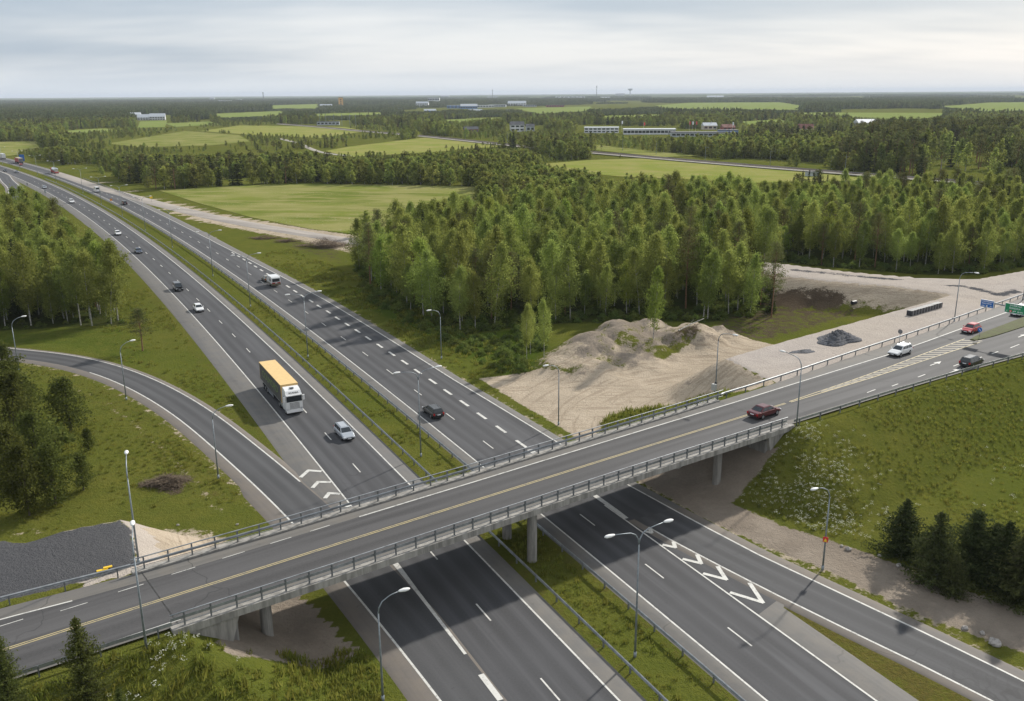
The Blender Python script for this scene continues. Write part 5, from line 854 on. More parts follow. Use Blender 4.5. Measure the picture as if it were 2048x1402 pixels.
# lorry with curtain trailer
p, a = onway(556, 786, LC+.3, 1.5); D = []; q = MB; h = 1.275
b = q(); b.box(-9.4, 4.2, -h, h, 1.25, 3.93); D.append(('trailer_curtain', b, 'curtain_dark')); b = q(); b.box(-9.45, 4.25, -h-.02, h+.02, 3.93, 4.02); D.append(('trailer_roof', b, 'roof_yellow')); b = q(); b.box(4.2, 4.24, -h-.015, h+.015, 1.25, 3.93); b.box(-9.44, -9.4, -h-.015, h+.015, 1.25, 3.93); D.append(('trailer_end', b, 'roof_yellow'))
b = q(); b.box(-9.4, 3.0, -.5, .5, .85, 1.2); D.append(('chassis', b, 'black_plastic')); b = q(); b.box(-9.4, 4.2, -h-.012, h+.012, 1.18, 1.26); D.append(('side_rail', b, 'galv_rail'))
for sg in (-1, 1): b = q(); b.box(-5.6, -1.2, sg*(h-.06)-.02, sg*(h-.06)+.02, .45, 1.0); D.append(('side_guard', b, 'truck_grey'))
wheels(D, (-7.7, -6.4, -5.1, 2.4), h-.03, .50, .35)
b = q(); b.loft([[Vector((x, y*s_, z)) for y, z in ((-1.0, .75), (-1.23, .95), (-1.25, 2.0), (-1.22, 3.1), (-1.12, 3.62+dz), (1.12, 3.62+dz), (1.22, 3.1), (1.25, 2.0), (1.23, .95), (1.0, .75))] for x, s_, dz in ((4.55, 1, .18), (5.4, 1, .12), (6.1, 1.0, -.10), (6.55, .97, -.55))]); 
b.loft([[Vector((x, y*s_, z)) for y, z in ((-1.0, .5), (-1.23, .6), (-1.25, 1.2), (-1.22, 2.0), (1.22, 2.0), (1.25, 1.2), (1.23, .6), (1.0, .5))] for x, s_ in ((4.6, 1), (6.5, 1), (6.72, .95))]); D.append(('cab', b, 'car_white'))
b = q(); b.add([(6.74, -1.12, 2.03), (6.74, 1.12, 2.03), (6.60, 1.08, 2.92), (6.60, -1.08, 2.92)], [(0, 1, 2, 3)]); b.box(6.5, 6.72, -1.10, 1.10, 2.02, 2.9); D.append(('windscreen', b, 'glass')); b = q(); b.box(6.55, 6.86, -1.15, 1.15, 2.93, 3.05); D.append(('sun_visor', b, 'car_white')); b = q(); b.box(5.2, 5.75, -.3, .3, 3.74, 3.80); D.append(('roof_hatch', b, 'glass'))
for z in (.95, 1.12, 1.29, 1.46, 1.63, 1.80): b = q(); b.box(6.70, 6.745, -.72, .72, z, z+.06); D.append(('grille_slat', b, 'black_plastic'))
for sg in (-1, 1):
    b = q(); b.box(6.55, 6.72, sg*.98-.2, sg*.98+.2, .78, 1.02); D.append(('headlight', b, 'head')); b = q(); b.box(6.45, 6.65, sg*1.42-.14, sg*1.42+.14, 2.1, 2.85); D.append(('wing_mirror', b, 'car_white')); b = q(); b.box(5.6, 6.35, sg*1.252-.01, sg*1.252+.01, 2.0, 2.75); D.append(('side_window', b, 'glass')); b = q(); b.tube([(3.1, sg*.95, .75), (4.2, sg*.95, .75)], .33, 12); D.append(('fuel_tank', b, 'steel'))
b = q(); b.box(6.45, 6.78, -1.2, 1.2, .38, .70); D.append(('bumper', b, 'car_white')); b = q(); b.box(6.78, 6.795, -.26, .26, .46, .58); D.append(('number_plate', b, 'plate')); wheels(D, (5.85,), 1.22, .50, .33)
lor = empty('lorry', (p.x, p.y, .02), a+PI, 'white lorry with a dark curtain trailer and a pale yellow roof', 'lorry'); assemble(lor, D)
text('trailer_lettering', 'COLMORD', 1.5, 'ink_green', lor, (-2.6, -h-.02, 2.65), (PI/2, 0, 0), .003, sx=1.35); text('trailer_lettering', 'COLMORD', 1.5, 'ink_green', lor, (-2.6, h+.02, 2.65), (PI/2, 0, PI), .003, sx=1.35)
text('cab_lettering', 'SCANIA', .34, 'black_plastic', lor, (6.46, 0, 3.30), (math.radians(50), 0, PI/2), .01, sx=1.2, bold=.008)
# far lorries
p, a = onway(104, 342, RC, 1.5); D = []; b = q(); b.tube([(-5.2, 0, 2.35), (-5.05, 0, 2.35), (3.6, 0, 2.35), (3.9, 0, 2.35)], [.7, 1.22, 1.22, .6], 20); D.append(('tank', b, 'steel')); b = q(); b.box(-5.2, 3.6, -1.2, 1.2, .7, 1.15); D.append(('chassis', b, 'truck_red')); b = q(); b.box(4.2, 6.2, -1.2, 1.2, .6, 3.2); D.append(('cab', b, 'truck_red')); b = q(); b.box(-5.3, -5.15, -1.15, 1.15, .5, .85); D.append(('rear_bumper', b, 'truck_red')); b = q(); b.box(-4.6, 3.0, -.25, .25, 3.56, 3.66); D.append(('walkway', b, 'galv_dull')); wheels(D, (-4, -2.7, 2, 5.4), 1.2, .5); e = empty('tanker_lorry', (p.x, p.y, .02), a, 'silver tanker lorry driving away by the far lamps', 'lorry'); assemble(e, D)
p, a = onway(38, 322, RC, 1.5); D = []; b = q(); b.box(-7.5, -.3, -1.27, 1.27, 1.1, 3.7); D.append(('trailer_box', b, 'truck_red')); b = q(); b.box(.3, 6.0, -1.27, 1.27, 1.1, 3.7); D.append(('cargo_box', b, 'truck_red')); b = q(); b.box(-7.5, -.3, -1.28, 1.28, 3.7, 3.78); b.box(.3, 6.0, -1.28, 1.28, 3.7, 3.78); D.append(('box_roof', b, 'wall_beige')); b = q(); b.box(-7.54, -7.5, -1.27, 1.27, 1.1, 3.7); D.append(('rear_door', b, 'truck_grey')); b = q(); b.box(6.3, 8.3, -1.22, 1.22, .6, 3.3); D.append(('cab', b, 'truck_red')); b = q(); b.box(-7.3, 8, -.5, .5, .7, 1.1); D.append(('chassis', b, 'black_plastic')); wheels(D, (-6.2, -4.9, -1.6, 1.4, 2.7, 7.3), 1.22, .5); e = empty('lorry', (p.x, p.y, .02), a, 'red lorry and trailer with pale roofs far up the motorway', 'lorry'); assemble(e, D)
p, a = onway(0, 314, RC, 1.5); D = []; b = q(); b.box(-6, 5, -1.27, 1.27, 1.1, 4.0); D.append(('trailer_box', b, 'car_white')); b = q(); b.box(5.4, 7.3, -1.22, 1.22, .6, 3.4); D.append(('cab', b, 'car_white')); b = q(); b.box(-6, 7, -.5, .5, .7, 1.1); D.append(('chassis', b, 'black_plastic')); wheels(D, (-4.5, -3.2, 2, 6.3), 1.22, .5); e = empty('lorry', (p.x, p.y, .02), a, 'white box lorry cut by the far left edge', 'lorry'); assemble(e, D)

# ------------------------------------------------------------------ signs
def board(e, wd, ht, mat, loc, rot, border='sign_white', name='panel'):
    g_ = empty('sign_pivot', (0, 0, 0)) if False else None
    b = MB(); b.box(-wd/2, wd/2, -.05, .05, -ht/2, ht/2); o = b.obj(name, border, e, loc=loc, rot=rot); b = MB(); b.box(-wd/2+.07, wd/2-.07, -.062, -.05, -ht/2+.07, ht/2-.07); b.obj('face', mat, o); return o
gp = ov(99, -10.6, -.3); e = empty('gantry_sign', gp, math.radians(-53), 'blue and green direction signs on a steel arm above the crossing road', 'road sign'); zc = 11.5-gp.z
b = MB(); b.tube([(0, 0, -.5), (0, 0, zc+.3)], [.2, .16], 12); b.obj('post', 'galv', e, True); b = MB(); b.tube([(0, .15, zc), (-11.9, .15, zc+.25)], [.14, .10], 10); b.obj('arm', 'galv', e, True)
pb = board(e, 2.15, 1.25, 'sign_blue', (-11.35, 0, zc), None); pg = board(e, 3.15, 1.55, 'sign_green', (-6.95, 0, zc-.05), None)
RX = (PI/2, 0, 0)
for par, tx, sz, lx, lz in ((pb, 'OULUNSALO', .30, 0, .36), (pb, 'HAILUOTO', .30, -.05, .02), (pb, 'KEMI', .22, -.62, -.38), (pb, '815', .24, .68, -.38), (pg, 'JYVÄSKYLÄ', .36, .1, .46), (pg, 'KOKKOLA', .36, 0, .03), (pg, '4', .30, -1.2, -.46), (pg, 'E8 E75', .30, .85, -.46)): text('lettering', tx, sz, 'sign_white', par, (lx, -.066, lz), RX, .003, sx=1.0, bold=.006)
b = MB(); b.add([(-.09, -.07, -.52), (.09, -.07, -.52), (.09, -.07, -.36), (.17, -.07, -.36), (0, -.07, -.20), (-.17, -.07, -.36), (-.09, -.07, -.36)], [(0, 1, 2, 3, 4, 5, 6)]); b.obj('arrow', 'sign_white', pb)
b = MB(); b.tube([(-.62, -.075, -.46), (-.62, -.065, -.46)], .2, 16); b.obj('symbol', 'sign_red', pg); b = MB(); b.box(-.70, -.54, -.082, -.076, -.52, -.40); b.obj('symbol', 'sign_white', pg); b = MB(); b.box(-.25, -.15, -.07, -.066, -.62, -.38); b.box(-.15, .08, -.07, -.066, -.42, -.34); b.add([(.06, -.07, -.50), (.22, -.07, -.38), (.06, -.07, -.26)], [(0, 1, 2)]); b.obj('arrow', 'sign_white', pg)
def round_sign(u, v, z, hgt, face, label, ang, rad=.36, arrow_=False, cat_='road sign'):
    p = at(u, v, z); e = empty('round_sign', (p[0], p[1], z), ang, label, cat_); b = MB(); b.tube([(0, .05, 0), (0, .05, hgt)], .035, 8); b.obj('post', 'galv', e, True); b = MB(); b.tube([(0, 0, hgt), (0, -.03, hgt)], rad, 20); d = b.obj('disc', face, e)
    if arrow_: b = MB(); M_ = Matrix.Translation((0, -.04, hgt)) @ Matrix.Rotation(math.radians(40), 4, 'Y'); b.box(-.22, .22, -.004, .004, -.045, .045, 0, M_); b.obj('arrow', 'sign_white', d)
    return e
round_sign(1957, 680, 5.75, 1.75, 'sign_blue', 'round blue sign with white arrow on the tip of the traffic island', math.radians(-53), .38, True); round_sign(1797, 695, 5.9, 2.6, 'sign_back', 'round grey sign seen from behind beside the gravel platform', math.radians(-53), .38)
def small_sign(u, v, z, hgt, wd, ht, face, label, ang=0.0):
    p = at(u, v, z); e = empty('road_sign', (p[0], p[1], z), ang, label, 'road sign'); b = MB(); b.tube([(0, .05, 0), (0, .05, hgt)], .05, 6); b.obj('post', 'galv_dull', e); b = MB(); b.box(-wd/2, wd/2, -.03, .03, hgt-ht, hgt); b.obj('panel', face, e); return e
small_sign(45, 325, 0, 5.5, 3.2, 4.6, 'sign_blue', 'tall blue motorway sign beyond the red lorry', .4); small_sign(303, 404, 0, 2.6, 1.1, 1.1, 'sign_yellow', 'yellow roadworks sign beside the gravel track', .4); small_sign(223, 406, 0, 1.8, .9, .8, 'sign_orange', 'small orange sign on the median', .4); small_sign(55, 373, 0, 2.0, .8, 1.4, 'sign_back', 'dark sign in the gore of the far slip road', -.5); small_sign(91, 389, 0, 2.2, .9, 1.6, 'galv', 'grey sign seen from behind on the left shoulder', -.5)
p = at(1645, 1140, -.1); e = empty('warning_sign', (p[0], p[1], 0), math.radians(-20), 'small yellow and red warning sign fixed to the lamp by the dirt track', 'road sign'); b = MB(); b.add([(-.24, -.17, 3.0), (.24, -.17, 3.0), (.24, -.17, 3.55), (-.24, -.17, 3.55), (-.24, -.13, 3.0), (.24, -.13, 3.0), (.24, -.13, 3.55), (-.24, -.13, 3.55)], [(0, 1, 2, 3), (7, 6, 5, 4), (0, 4, 5, 1), (1, 5, 6, 2), (2, 6, 7, 3), (3, 7, 4, 0)]); pn = b.obj('panel', 'sign_red', e); b = MB(); b.add([(-.18, -.175, 3.06), (.18, -.175, 3.06), (0, -.175, 3.42)], [(0, 1, 2)]); b.obj('symbol', 'sign_yellow', pn)

# ------------------------------------------------------------------ building site things
def heap(name, u, v, z, rx, ry, h, mat, label, cat_, ang=.6, seed=1, n=34):
    p = at(u, v, z); g = np.random.default_rng(seed); V = []; F = []; k = 40
    for i in range(n+1):
        for j in range(k):
            r_ = i/n; th = 2*PI*j/k; w_ = 1+.13*math.sin(th*3+seed)+.08*math.sin(th*5+2*seed); V.append((rx*r_*w_*math.cos(th), ry*r_*w_*math.sin(th), h*max(0, (1-r_))**1.15*(1+.15*g.normal()*min(1, r_*3))*(.85+.25*math.sin(th+seed)*r_)+.03*g.normal()-.12*(i == n)))
    for i in range(n):
        for j in range(k): F.append((i*k+j, i*k+(j+1) % k, (i+1)*k+(j+1) % k, (i+1)*k+j))
    o = link(name, fmesh(name, V, F, mat), None, (p[0], p[1], z), (0, 0, ang)); return tag(o, label, cat_)
heap('gravel_heap', 1674, 680, 5.85, 4.3, 2.7, 2.1, 'gravel_dark', 'conical heap of dark crushed stone on the pale gravel platform', 'heap', .55, 3); heap('gravel_spill', 1605, 703, 5.9, 2.2, 1.0, .16, 'gravel_dark', 'small flat spill of dark gravel near the conical heap', 'heap', .3, 5, 14)
P0, P1 = at(1818, 629, 5.6), at(1880, 609, 5.6); aa = math.atan2(P1[1]-P0[1], P1[0]-P0[0]); Ld = np.hypot(*(P1-P0)); n = 11; cme = None
cw = Ld/n; b = MB(); b.box(-cw/2+.03, cw/2-.03, -.5, .5, .06, 1.0); b2 = MB(); b2.box(-.045, .045, -.515, .515, .04, 1.015); b3 = MB()
for y in (-.42, 0, .32): b3.box(-cw/2+.06, cw/2-.06, y, y+.1, 0, .06)
cm = b.mesh('crate_body', 'crate_black'), b2.mesh('strap', 'strap'), b3.mesh('skid', 'wood_pole')
ordn = ['first', 'second', 'third', 'fourth', 'fifth', 'sixth', 'seventh', 'eighth', 'ninth', 'tenth', 'eleventh']
for i in range(n):
    q_ = P0+(P1-P0)*(i+.5)/n; e = empty('crate', (q_[0], q_[1], hz(*q_)), aa, 'black strapped crate on the gravel platform, %s from the left in its row' % ordn[i], 'crate', 'row of black crates')
    for nm_, me in zip(('box', 'strap', 'skid'), cm): link(nm_, me, e)
# fallen birch trunk on the mound, brush piles, stones, small finds
a0, a1 = at(1357, 662, 3.6), at(1408, 638, 4.6); b = MB(); b.tube([(*a0, 3.7), (*((a0+a1)/2), 4.3), (*a1, 4.7)], [.13, .10, .05], 8); fl = b.obj('fallen_trunk', 'birch_bark'); tag(fl, 'fallen white birch trunk lying on the earth mound', 'tree trunk'); b = MB(); m_ = (a0*.6+a1*.4); b.tube([(*m_, 4.15), (*(at(1388, 637, 5.4)), 5.3)], [.06, .02], 6); b.obj('branch', 'birch_bark', fl)
def brush(u, v, z, rx, ry, h, n, seed, label):
    g = np.random.default_rng(seed); p = at(u, v, z); zb = hz(*p); th = g.random(n)*2*PI; r = np.sqrt(g.random(n))*(.7+.3*np.sin(th*3+seed)+.15*g.normal(size=n)); x, y = rx*r*np.cos(th), ry*r*np.sin(th); zz_ = h*np.clip(1-r**2, .05, 1)*g.random(n)*(.5+vnoise(x*.9+50, y*.9+50, seed)); a = g.random(n)*PI; L = .6+1.6*g.random(n)**2; d = np.c_[np.cos(a)*L, np.sin(a)*L, g.normal(size=n)*.25]; c = np.c_[x, y, zz_]; s_ = np.c_[-np.sin(a), np.cos(a), np.zeros(n)]*.035; s2 = np.array([0, 0, .035])
    V = np.stack([c-d/2-s_, c-d/2+s_, c+d/2+s_*.4+s2, c+d/2-s_*.4+s2], 1).reshape(-1, 3); o = link('brush_pile', fmesh('brush_pile', V, np.arange(4*n).reshape(n, 4), 'twig', dict(lf=np.repeat(g.random(n), 4))), None, (p[0], p[1], zb)); return tag(o, label, 'brush pile', None, None)
brush(335, 966, 0, 3.2, 2.2, .8, 1500, 11, 'brown pile of cut branches on the grass by the slip road'); brush(652, 489, .5, 9, 4.5, 2.6, 3500, 12, 'large dark pile of roots and branches beside the gravel track'); brush(530, 474, .3, 7, 3, .9, 900, 13, 'low heap of branches on the disturbed soil beside the track'); brush(575, 480, .3, 6, 3, .8, 700, 14, 'scattered branches left of the large root pile')
def stone(seed, r):
    g = np.random.default_rng(seed); b = MB(); n = 9; secs = []
    for i in range(6):
        t = (i+.3)/5.6*PI; secs.append([Vector((r*math.sin(t)*math.cos(k*2*PI/n)*(.75+.5*g.random()), r*math.sin(t)*math.sin(k*2*PI/n)*(.75+.5*g.random())*.8, r*.62*-math.cos(t)*(.8+.4*g.random()))) for k in range(n)])
    b.loft(secs); return b.mesh('stone', 'stone')
ST = [stone(i, 1.0) for i in range(4)]
for i, (u, v, r_, lb) in enumerate(((1697, 1093, .5, 'pale boulder at the edge of the dirt track below the flowers'), (1684, 1086, .3, 'smaller pale stone left of the boulder by the track'), (1760, 1105, .35, 'grey stone at the foot of the leftmost spruce'), (1798, 1125, .45, 'grey boulder right of the leftmost spruce foot'), (1990, 1283, .8, 'large brown boulder on the verge at right'), (1930, 1252, .45, 'grey stone on the verge left of the brown boulder'), (1965, 1262, .4, 'flat stone between verge and dirt track'), (355, 1044, .25, 'small stone on the grass above the sand slope'), (474, 1045, .25, 'small stone on the grass near the bridge railing'), (1598, 673, .3, 'white stone on the rough grass above the gravel heap'), (1655, 668, .3, 'light stone behind the gravel heap'))):
    p = at(u, v, .2); o = link('stone', ST[i % 4], None, (p[0], p[1], hz(*p)+r_*.25), (0, 0, i*1.3), r_*.7); tag(o, lb, 'stone')
p = at(205, 1142, 6.1); b = MB(); b.box(-.45, .45, -.15, .15, 0, .12); b.box(.1, .8, .02, .3, .12, .2); o = b.obj('warning_marker', 'yellow_plastic', None, False, (p[0], p[1], hz(*p)), (0, 0, .5)); tag(o, 'yellow road marker lying on the dark gravel', 'marker')
p = at(1707, 613, 1); b = MB(); b.tube([(-.6, 0, .4), (.6, 0, .4)], .4, 14); b.tube([(-.61, 0, .4), (-.55, 0, .4)], .3, 14); o = b.obj('pipe', 'crate_black', None, False, (p[0], p[1], hz(*p)), (0, 0, .5)); tag(o, 'short black plastic pipe lying in the sandy pit', 'pipe')
p = at(1623, 352, 0); b = MB(); b.box(-3, 3, -2, 2, 0, 2.4); e = b.obj('hut', 'wall_grey', None, False, (p[0], p[1], 0), (0, 0, .3)); b = MB(); b.box(-3.3, 3.3, -2.3, 2.3, 2.4, 2.7); b.obj('roof', 'roof_dark', e); b = MB(); b.box(-.5, .5, -2.05, -2.0, .1, 2.0); b.obj('door', 'black_plastic', e); tag(e, 'small grey hut with flat roof on the field by the railway', 'hut')

# ------------------------------------------------------------------ buildings of the middle distance
def building(name, u, v, wd, dp, ht, ang, wall, roof, rtype, label, wins=0, rows=1, door=True, cat_='building', group=None, band=False, over=.4, rise=None, z=0.0):
    p = at(u, v, z); e = empty(name, (p[0], p[1], z), ang, label, cat_, group); b = MB(); b.box(-wd/2, wd/2, -dp/2, dp/2, -.3, ht); b.obj('wall', wall, e); b = MB(); o_ = over
    if rtype == 'flat': b.box(-wd/2-o_, wd/2+o_, -dp/2-o_, dp/2+o_, ht, ht+.5)
    else:
        rs = rise or dp*.32; vs = [(-wd/2-o_, -dp/2-o_, ht-.1), (wd/2+o_, -dp/2-o_, ht-.1), (wd/2+o_, dp/2+o_, ht-.1), (-wd/2-o_, dp/2+o_, ht-.1), (-wd/2-o_, 0, ht+rs), (wd/2+o_, 0, ht+rs)]; b.add(vs, [(0, 1, 5, 4), (2, 3, 4, 5), (0, 4, 3), (1, 2, 5), (3, 2, 1, 0)])
        if dp > 5 and wd < 20: b.box(wd*.15, wd*.15+.7, -.35, .35, ht+rs*.5, ht+rs+.8)
    b.obj('roof', roof, e)
    for r_ in range(rows):
        for i in range(wins):
            x = (i+.5)/wins*wd-wd/2; ww = wd/wins*(.36 if not band else .44); z0 = ht*(r_+.28)/rows; z1 = ht*(r_+.78)/rows; b = MB(); b.box(x-ww, x+ww, -dp/2-.06, -dp/2-.02, z0, z1); f = b.obj('window', 'wall_white' if wall != 'wall_white' else 'truck_grey', e); b = MB(); b.box(x-ww+.12, x+ww-.12, -dp/2-.09, -dp/2-.06, z0+.1, z1-.1); b.obj('pane', 'glass', f)
    if door: b = MB(); b.box(wd*.36, wd*.36+1.2, -dp/2-.10, -dp/2-.02, 0, 2.2); b.obj('door', 'truck_grey', e)
    return e
F0 = -.35
building('commercial_building', 1203, 265, 40, 22, 5.8, F0*.3, 'wall_white', 'roof_light', 'flat', 'white two storey office block at the left of the business row', 8, 2); building('commercial_building', 1298, 268, 58, 22, 5.4, F0*.3, 'wall_white', 'roof_light', 'flat', 'long white hall with a band of dark windows', 14, 1, True, band=True); building('commercial_building', 1405, 273, 66, 20, 4.4, F0*.3, 'wall_grey', 'roof_dark', 'flat', 'low grey shop building with flat roof and flags behind', 14, 1, band=True); building('commercial_building', 1455, 272, 20, 14, 6, F0*.3, 'wall_blue', 'roof_dark', 'flat', 'small blue annex at the right end of the grey shop', 3, 1)
building('house', 1034, 262.5, 17, 12, 8, .1, 'wall_white', 'roof_dark', 'gable', 'white wooden house with grey roof left of the business row', 3, 2, cat_='house'); building('house', 1060, 262.5, 10, 9, 6, .1, 'wall_grey', 'roof_dark', 'gable', 'small grey house next to the white wooden house', 2, 1, cat_='house'); building('house', 942, 264, 17, 10, 3.4, .2, 'wall_red', 'roof_dark', 'gable', 'low dark roofed house at the edge of the wood', 4, 1, cat_='house')
building('house', 1610, 266, 16, 11, 5, -.5, 'wall_beige', 'roof_red', 'gable', 'beige house with a steep reddish roof behind the yard', 4, 2, cat_='house', rise=5); building('house', 1418, 259, 17, 11, 5, .1, 'wall_beige', 'roof_light', 'gable', 'house with a pale grey roof behind the flags', 3, 1, cat_='house'); building('house', 1455, 262, 15, 11, 4.5, .1, 'wall_red', 'roof_red', 'gable', 'house with a red roof beside the blue annex', 3, 1, cat_='house')
building('warehouse', 1733, 256, 28, 24, 6, .0, 'wall_white', 'wall_white', 'gable', 'white tent like hall among the trees at right', 4, 1, rise=5); building('warehouse', 1765, 257, 40, 20, 6, .0, 'wall_grey', 'roof_light', 'flat', 'grey hall with light roof right of the white tent hall', 8, 1); building('warehouse', 1746, 260, 12, 10, 5, .0, 'wall_red', 'roof_red', 'flat', 'small red shed in front of the white tent hall', 2, 1)
building('school_building', 295, 240, 34, 16, 5, .25, 'wall_white', 'roof_light', 'gable', 'long white institutional building at the edge of the left forest', 7, 2, rise=6); building('school_building', 316, 240, 28, 16, 6.5, .25, 'wall_white', 'roof_light', 'gable', 'taller white wing with pale roof beside the long white building', 6, 2, rise=6); building('school_building', 272, 238, 20, 16, 9, .25, 'wall_white', 'roof_light', 'gable', 'small white house left of the institutional building', 3, 1, rise=4)
building('substation', 657, 250, 34, 10, 5, .1, 'wall_grey', 'roof_dark', 'flat', 'low grey substation building behind the power masts', 6, 1)
for i, (u, v, wd, ht, wl, rf, lb) in enumerate(((845, 214, 60, 22, 'wall_white', 'roof_light', 'pale tower block rising above the trees left of the town'), (868, 208.5, 70, 46, 'wall_white', 'roof_light', 'tall white tower block near the horizon'), (920, 216.5, 110, 15, 'wall_blue', 'roof_light', 'long blue industrial hall in the town'), (938, 217.5, 70, 13, 'wall_blue', 'roof_light', 'lower blue hall right of the long blue hall'), (968, 215, 90, 12, 'wall_white', 'roof_light', 'white hall in the middle of the town'), (995, 214, 80, 12, 'wall_grey', 'roof_light', 'grey hall right of the white town hall'), (1034, 212, 90, 16, 'wall_white', 'roof_light', 'white hall beside the small green field'), (1060, 213.5, 60, 10, 'wall_grey', 'roof_dark', 'dark roofed hall beyond the small green field'), (1110, 214, 80, 10, 'wall_red', 'roof_dark', 'red brown hall at the end of the town'), (860, 225, 40, 8, 'wall_blue', 'roof_light', 'light blue shed among the trees before the town'), (876, 226, 30, 7, 'wall_white', 'roof_light', 'white shed next to the light blue shed'), (905, 224, 16, 9, 'wall_beige', 'roof_red', 'yellowish house before the blue halls'), (950, 225.5, 46, 7, 'wall_white', 'roof_light', 'low white building before the white hall'), (1015, 226, 14, 12, 'wall_white', 'roof_dark', 'white gabled house among dark spruces'), (980, 226, 46, 6, 'wall_red', 'roof_red', 'low red building before the dark spruces'), (800, 221, 16, 7, 'wall_beige', 'roof_dark', 'tiny house in the woods left of the town'), (796, 229, 16, 7, 'wall_white', 'roof_red', 'tiny white house at the wood edge left of the town'), (730, 224, 14, 7, 'wall_white', 'roof_dark', 'tiny white house right of the orange tower'), (652, 214, 60, 8, 'wall_white', 'roof_light', 'low white hall left of the orange tower'), (450, 205, 110, 22, 'wall_white', 'roof_light', 'distant white complex on the left horizon'), (478, 203, 60, 26, 'wall_white', 'roof_light', 'distant white block right of the white complex'), (425, 202, 50, 40, 'wall_white', 'roof_light', 'distant pair of pale blocks on the left horizon'), (510, 202, 60, 14, 'wall_white', 'roof_light', 'distant low white hall left of the dark chimney'), (1140, 197, 330, 26, 'wall_white', 'roof_light', 'very long white hall near the horizon'), (1210, 199, 90, 16, 'wall_white', 'roof_light', 'small white hall right of the very long hall'), (1240, 193, 150, 60, 'wall_white', 'roof_light', 'hazy white block beside the water tower'), (1380, 201, 90, 12, 'wall_white', 'roof_light', 'white barn by the distant fields'), (1430, 198, 150, 14, 'wall_white', 'roof_light', 'white hall behind the distant fields'), (1490, 200, 70, 12, 'wall_blue', 'roof_light', 'pale blue barn among distant fields'), (985, 196.5, 150, 30, 'wall_white', 'roof_light', 'hazy white building under the distant mast'), (890, 196, 130, 34, 'wall_white', 'roof_light', 'hazy pale building on the horizon above the town'), (1845, 200, 60, 9, 'wall_white', 'roof_light', 'tiny farm building at far right'))):
    building('house' if wd < 20 else 'hall', u, v, wd*.75, max(8, wd*.3), ht*.62, .05*(i % 5)-.1, wl, rf, 'flat' if i % 3 else 'gable', lb, 4 if wd < 50 else 7, 2 if ht > 14 else 1, False, 'house' if wd < 20 else 'building')
p = at(682, 213, 0); e = empty('orange_tower', (p[0], p[1], 0), .2, 'square orange tower rising from the far woods', 'tower'); b = MB(); b.box(-9, 9, -9, 9, 0, 34); b.obj('shaft', 'tower_orange', e); b = MB(); b.box(-9.3, 9.3, -9.3, 9.3, 34, 35); b.obj('roof', 'roof_dark', e)
for z_ in (8, 16, 24): b = MB(); b.box(-2, 2, -9.1, -9.02, z_, z_+4); b.obj('window', 'glass', e)
def mast(u, v, h, w_, mat, label, cat_='mast', top=None):
    p = at(u, v, 0); e = empty('mast', (p[0], p[1], 0), 0, label, cat_); b = MB(); b.tube([(0, 0, 0), (0, 0, h)], [w_, w_*.6], 8); b.obj('shaft', mat, e)
    if top: b = MB(); b.tube([(0, 0, h-top), (0, 0, h-top*.45), (0, 0, h-top*.1), (0, 0, h)], [w_, w_*4.5, w_*4.2, w_*1.2], 16); b.obj('tank', mat, e)
    else: b = MB(); b.tube([(0, 0, h*.86), (0, 0, h*.92)], w_*1.8, 8); b.obj('platform', mat, e)
    return e
mast(527, 200, 75, 5, 'roof_dark', 'dark tower on the left horizon', 'tower'); mast(1193, 196, 110, 3.0, 'roof_dark', 'thin dark mast standing above the horizon'); mast(1260, 194, 90, 6, 'wall_grey', 'mushroom shaped water tower on the horizon', 'water tower', 26); mast(985, 198, 80, 2.5, 'roof_dark', 'thin mast above the town on the horizon')
for i, (u, v) in enumerate(((640, 251), (652, 250), (668, 251), (684, 251), (700, 251), (712, 252))): mast(u, v, 17, .35, 'galv', 'grey power mast beside the substation, %s from left' % ordn[i], 'power mast')
for i, (u, v) in enumerate(((855, 268), (930, 277), (1015, 286), (1245, 302), (1312, 310), (1410, 320), (1540, 330), (1690, 342), (1880, 356))):
    p = at(u, v, 0); e = empty('railway_mast', (p[0], p[1], .5), -.9, 'thin grey catenary mast beside the railway, %s from left' % ordn[i], 'mast', 'railway masts'); b = MB(); b.tube([(0, 0, -.6), (0, 0, 9)], [.16, .10], 6); b.obj('pole', 'galv', e); b = MB(); b.tube([(0, 0, 7.6), (3.2, 0, 8.2)], .06, 5); b.obj('arm', 'galv', e)
for i, (u, v, m_) in enumerate(((1243, 264, 'sign_white'), (1378, 266, 'sign_red'), (1384, 266, 'sign_white'), (1391, 266, 'sign_red'), (1287, 268, 'sign_red'), (1464, 268, 'sign_white'))):
    p = at(u, v, 0); e = empty('flag', (p[0], p[1], 0), -.3, '%s flag on a pole by the business row, %s from left' % ('red' if 'red' in m_ else 'white', ordn[i]), 'flag'); b = MB(); b.tube([(0, 0, 0), (0, 0, 13)], .09, 6); b.obj('pole', 'lamp_white', e); b = MB(); b.add([(0, 0, 13), (0, 0, 9.5), (.7, .25, 9.3), (1.5, 0, 9.7), (1.5, 0, 12.6), (.7, .25, 12.9)], [(0, 1, 2, 5), (5, 2, 3, 4)]); b.obj('cloth', m_, e)

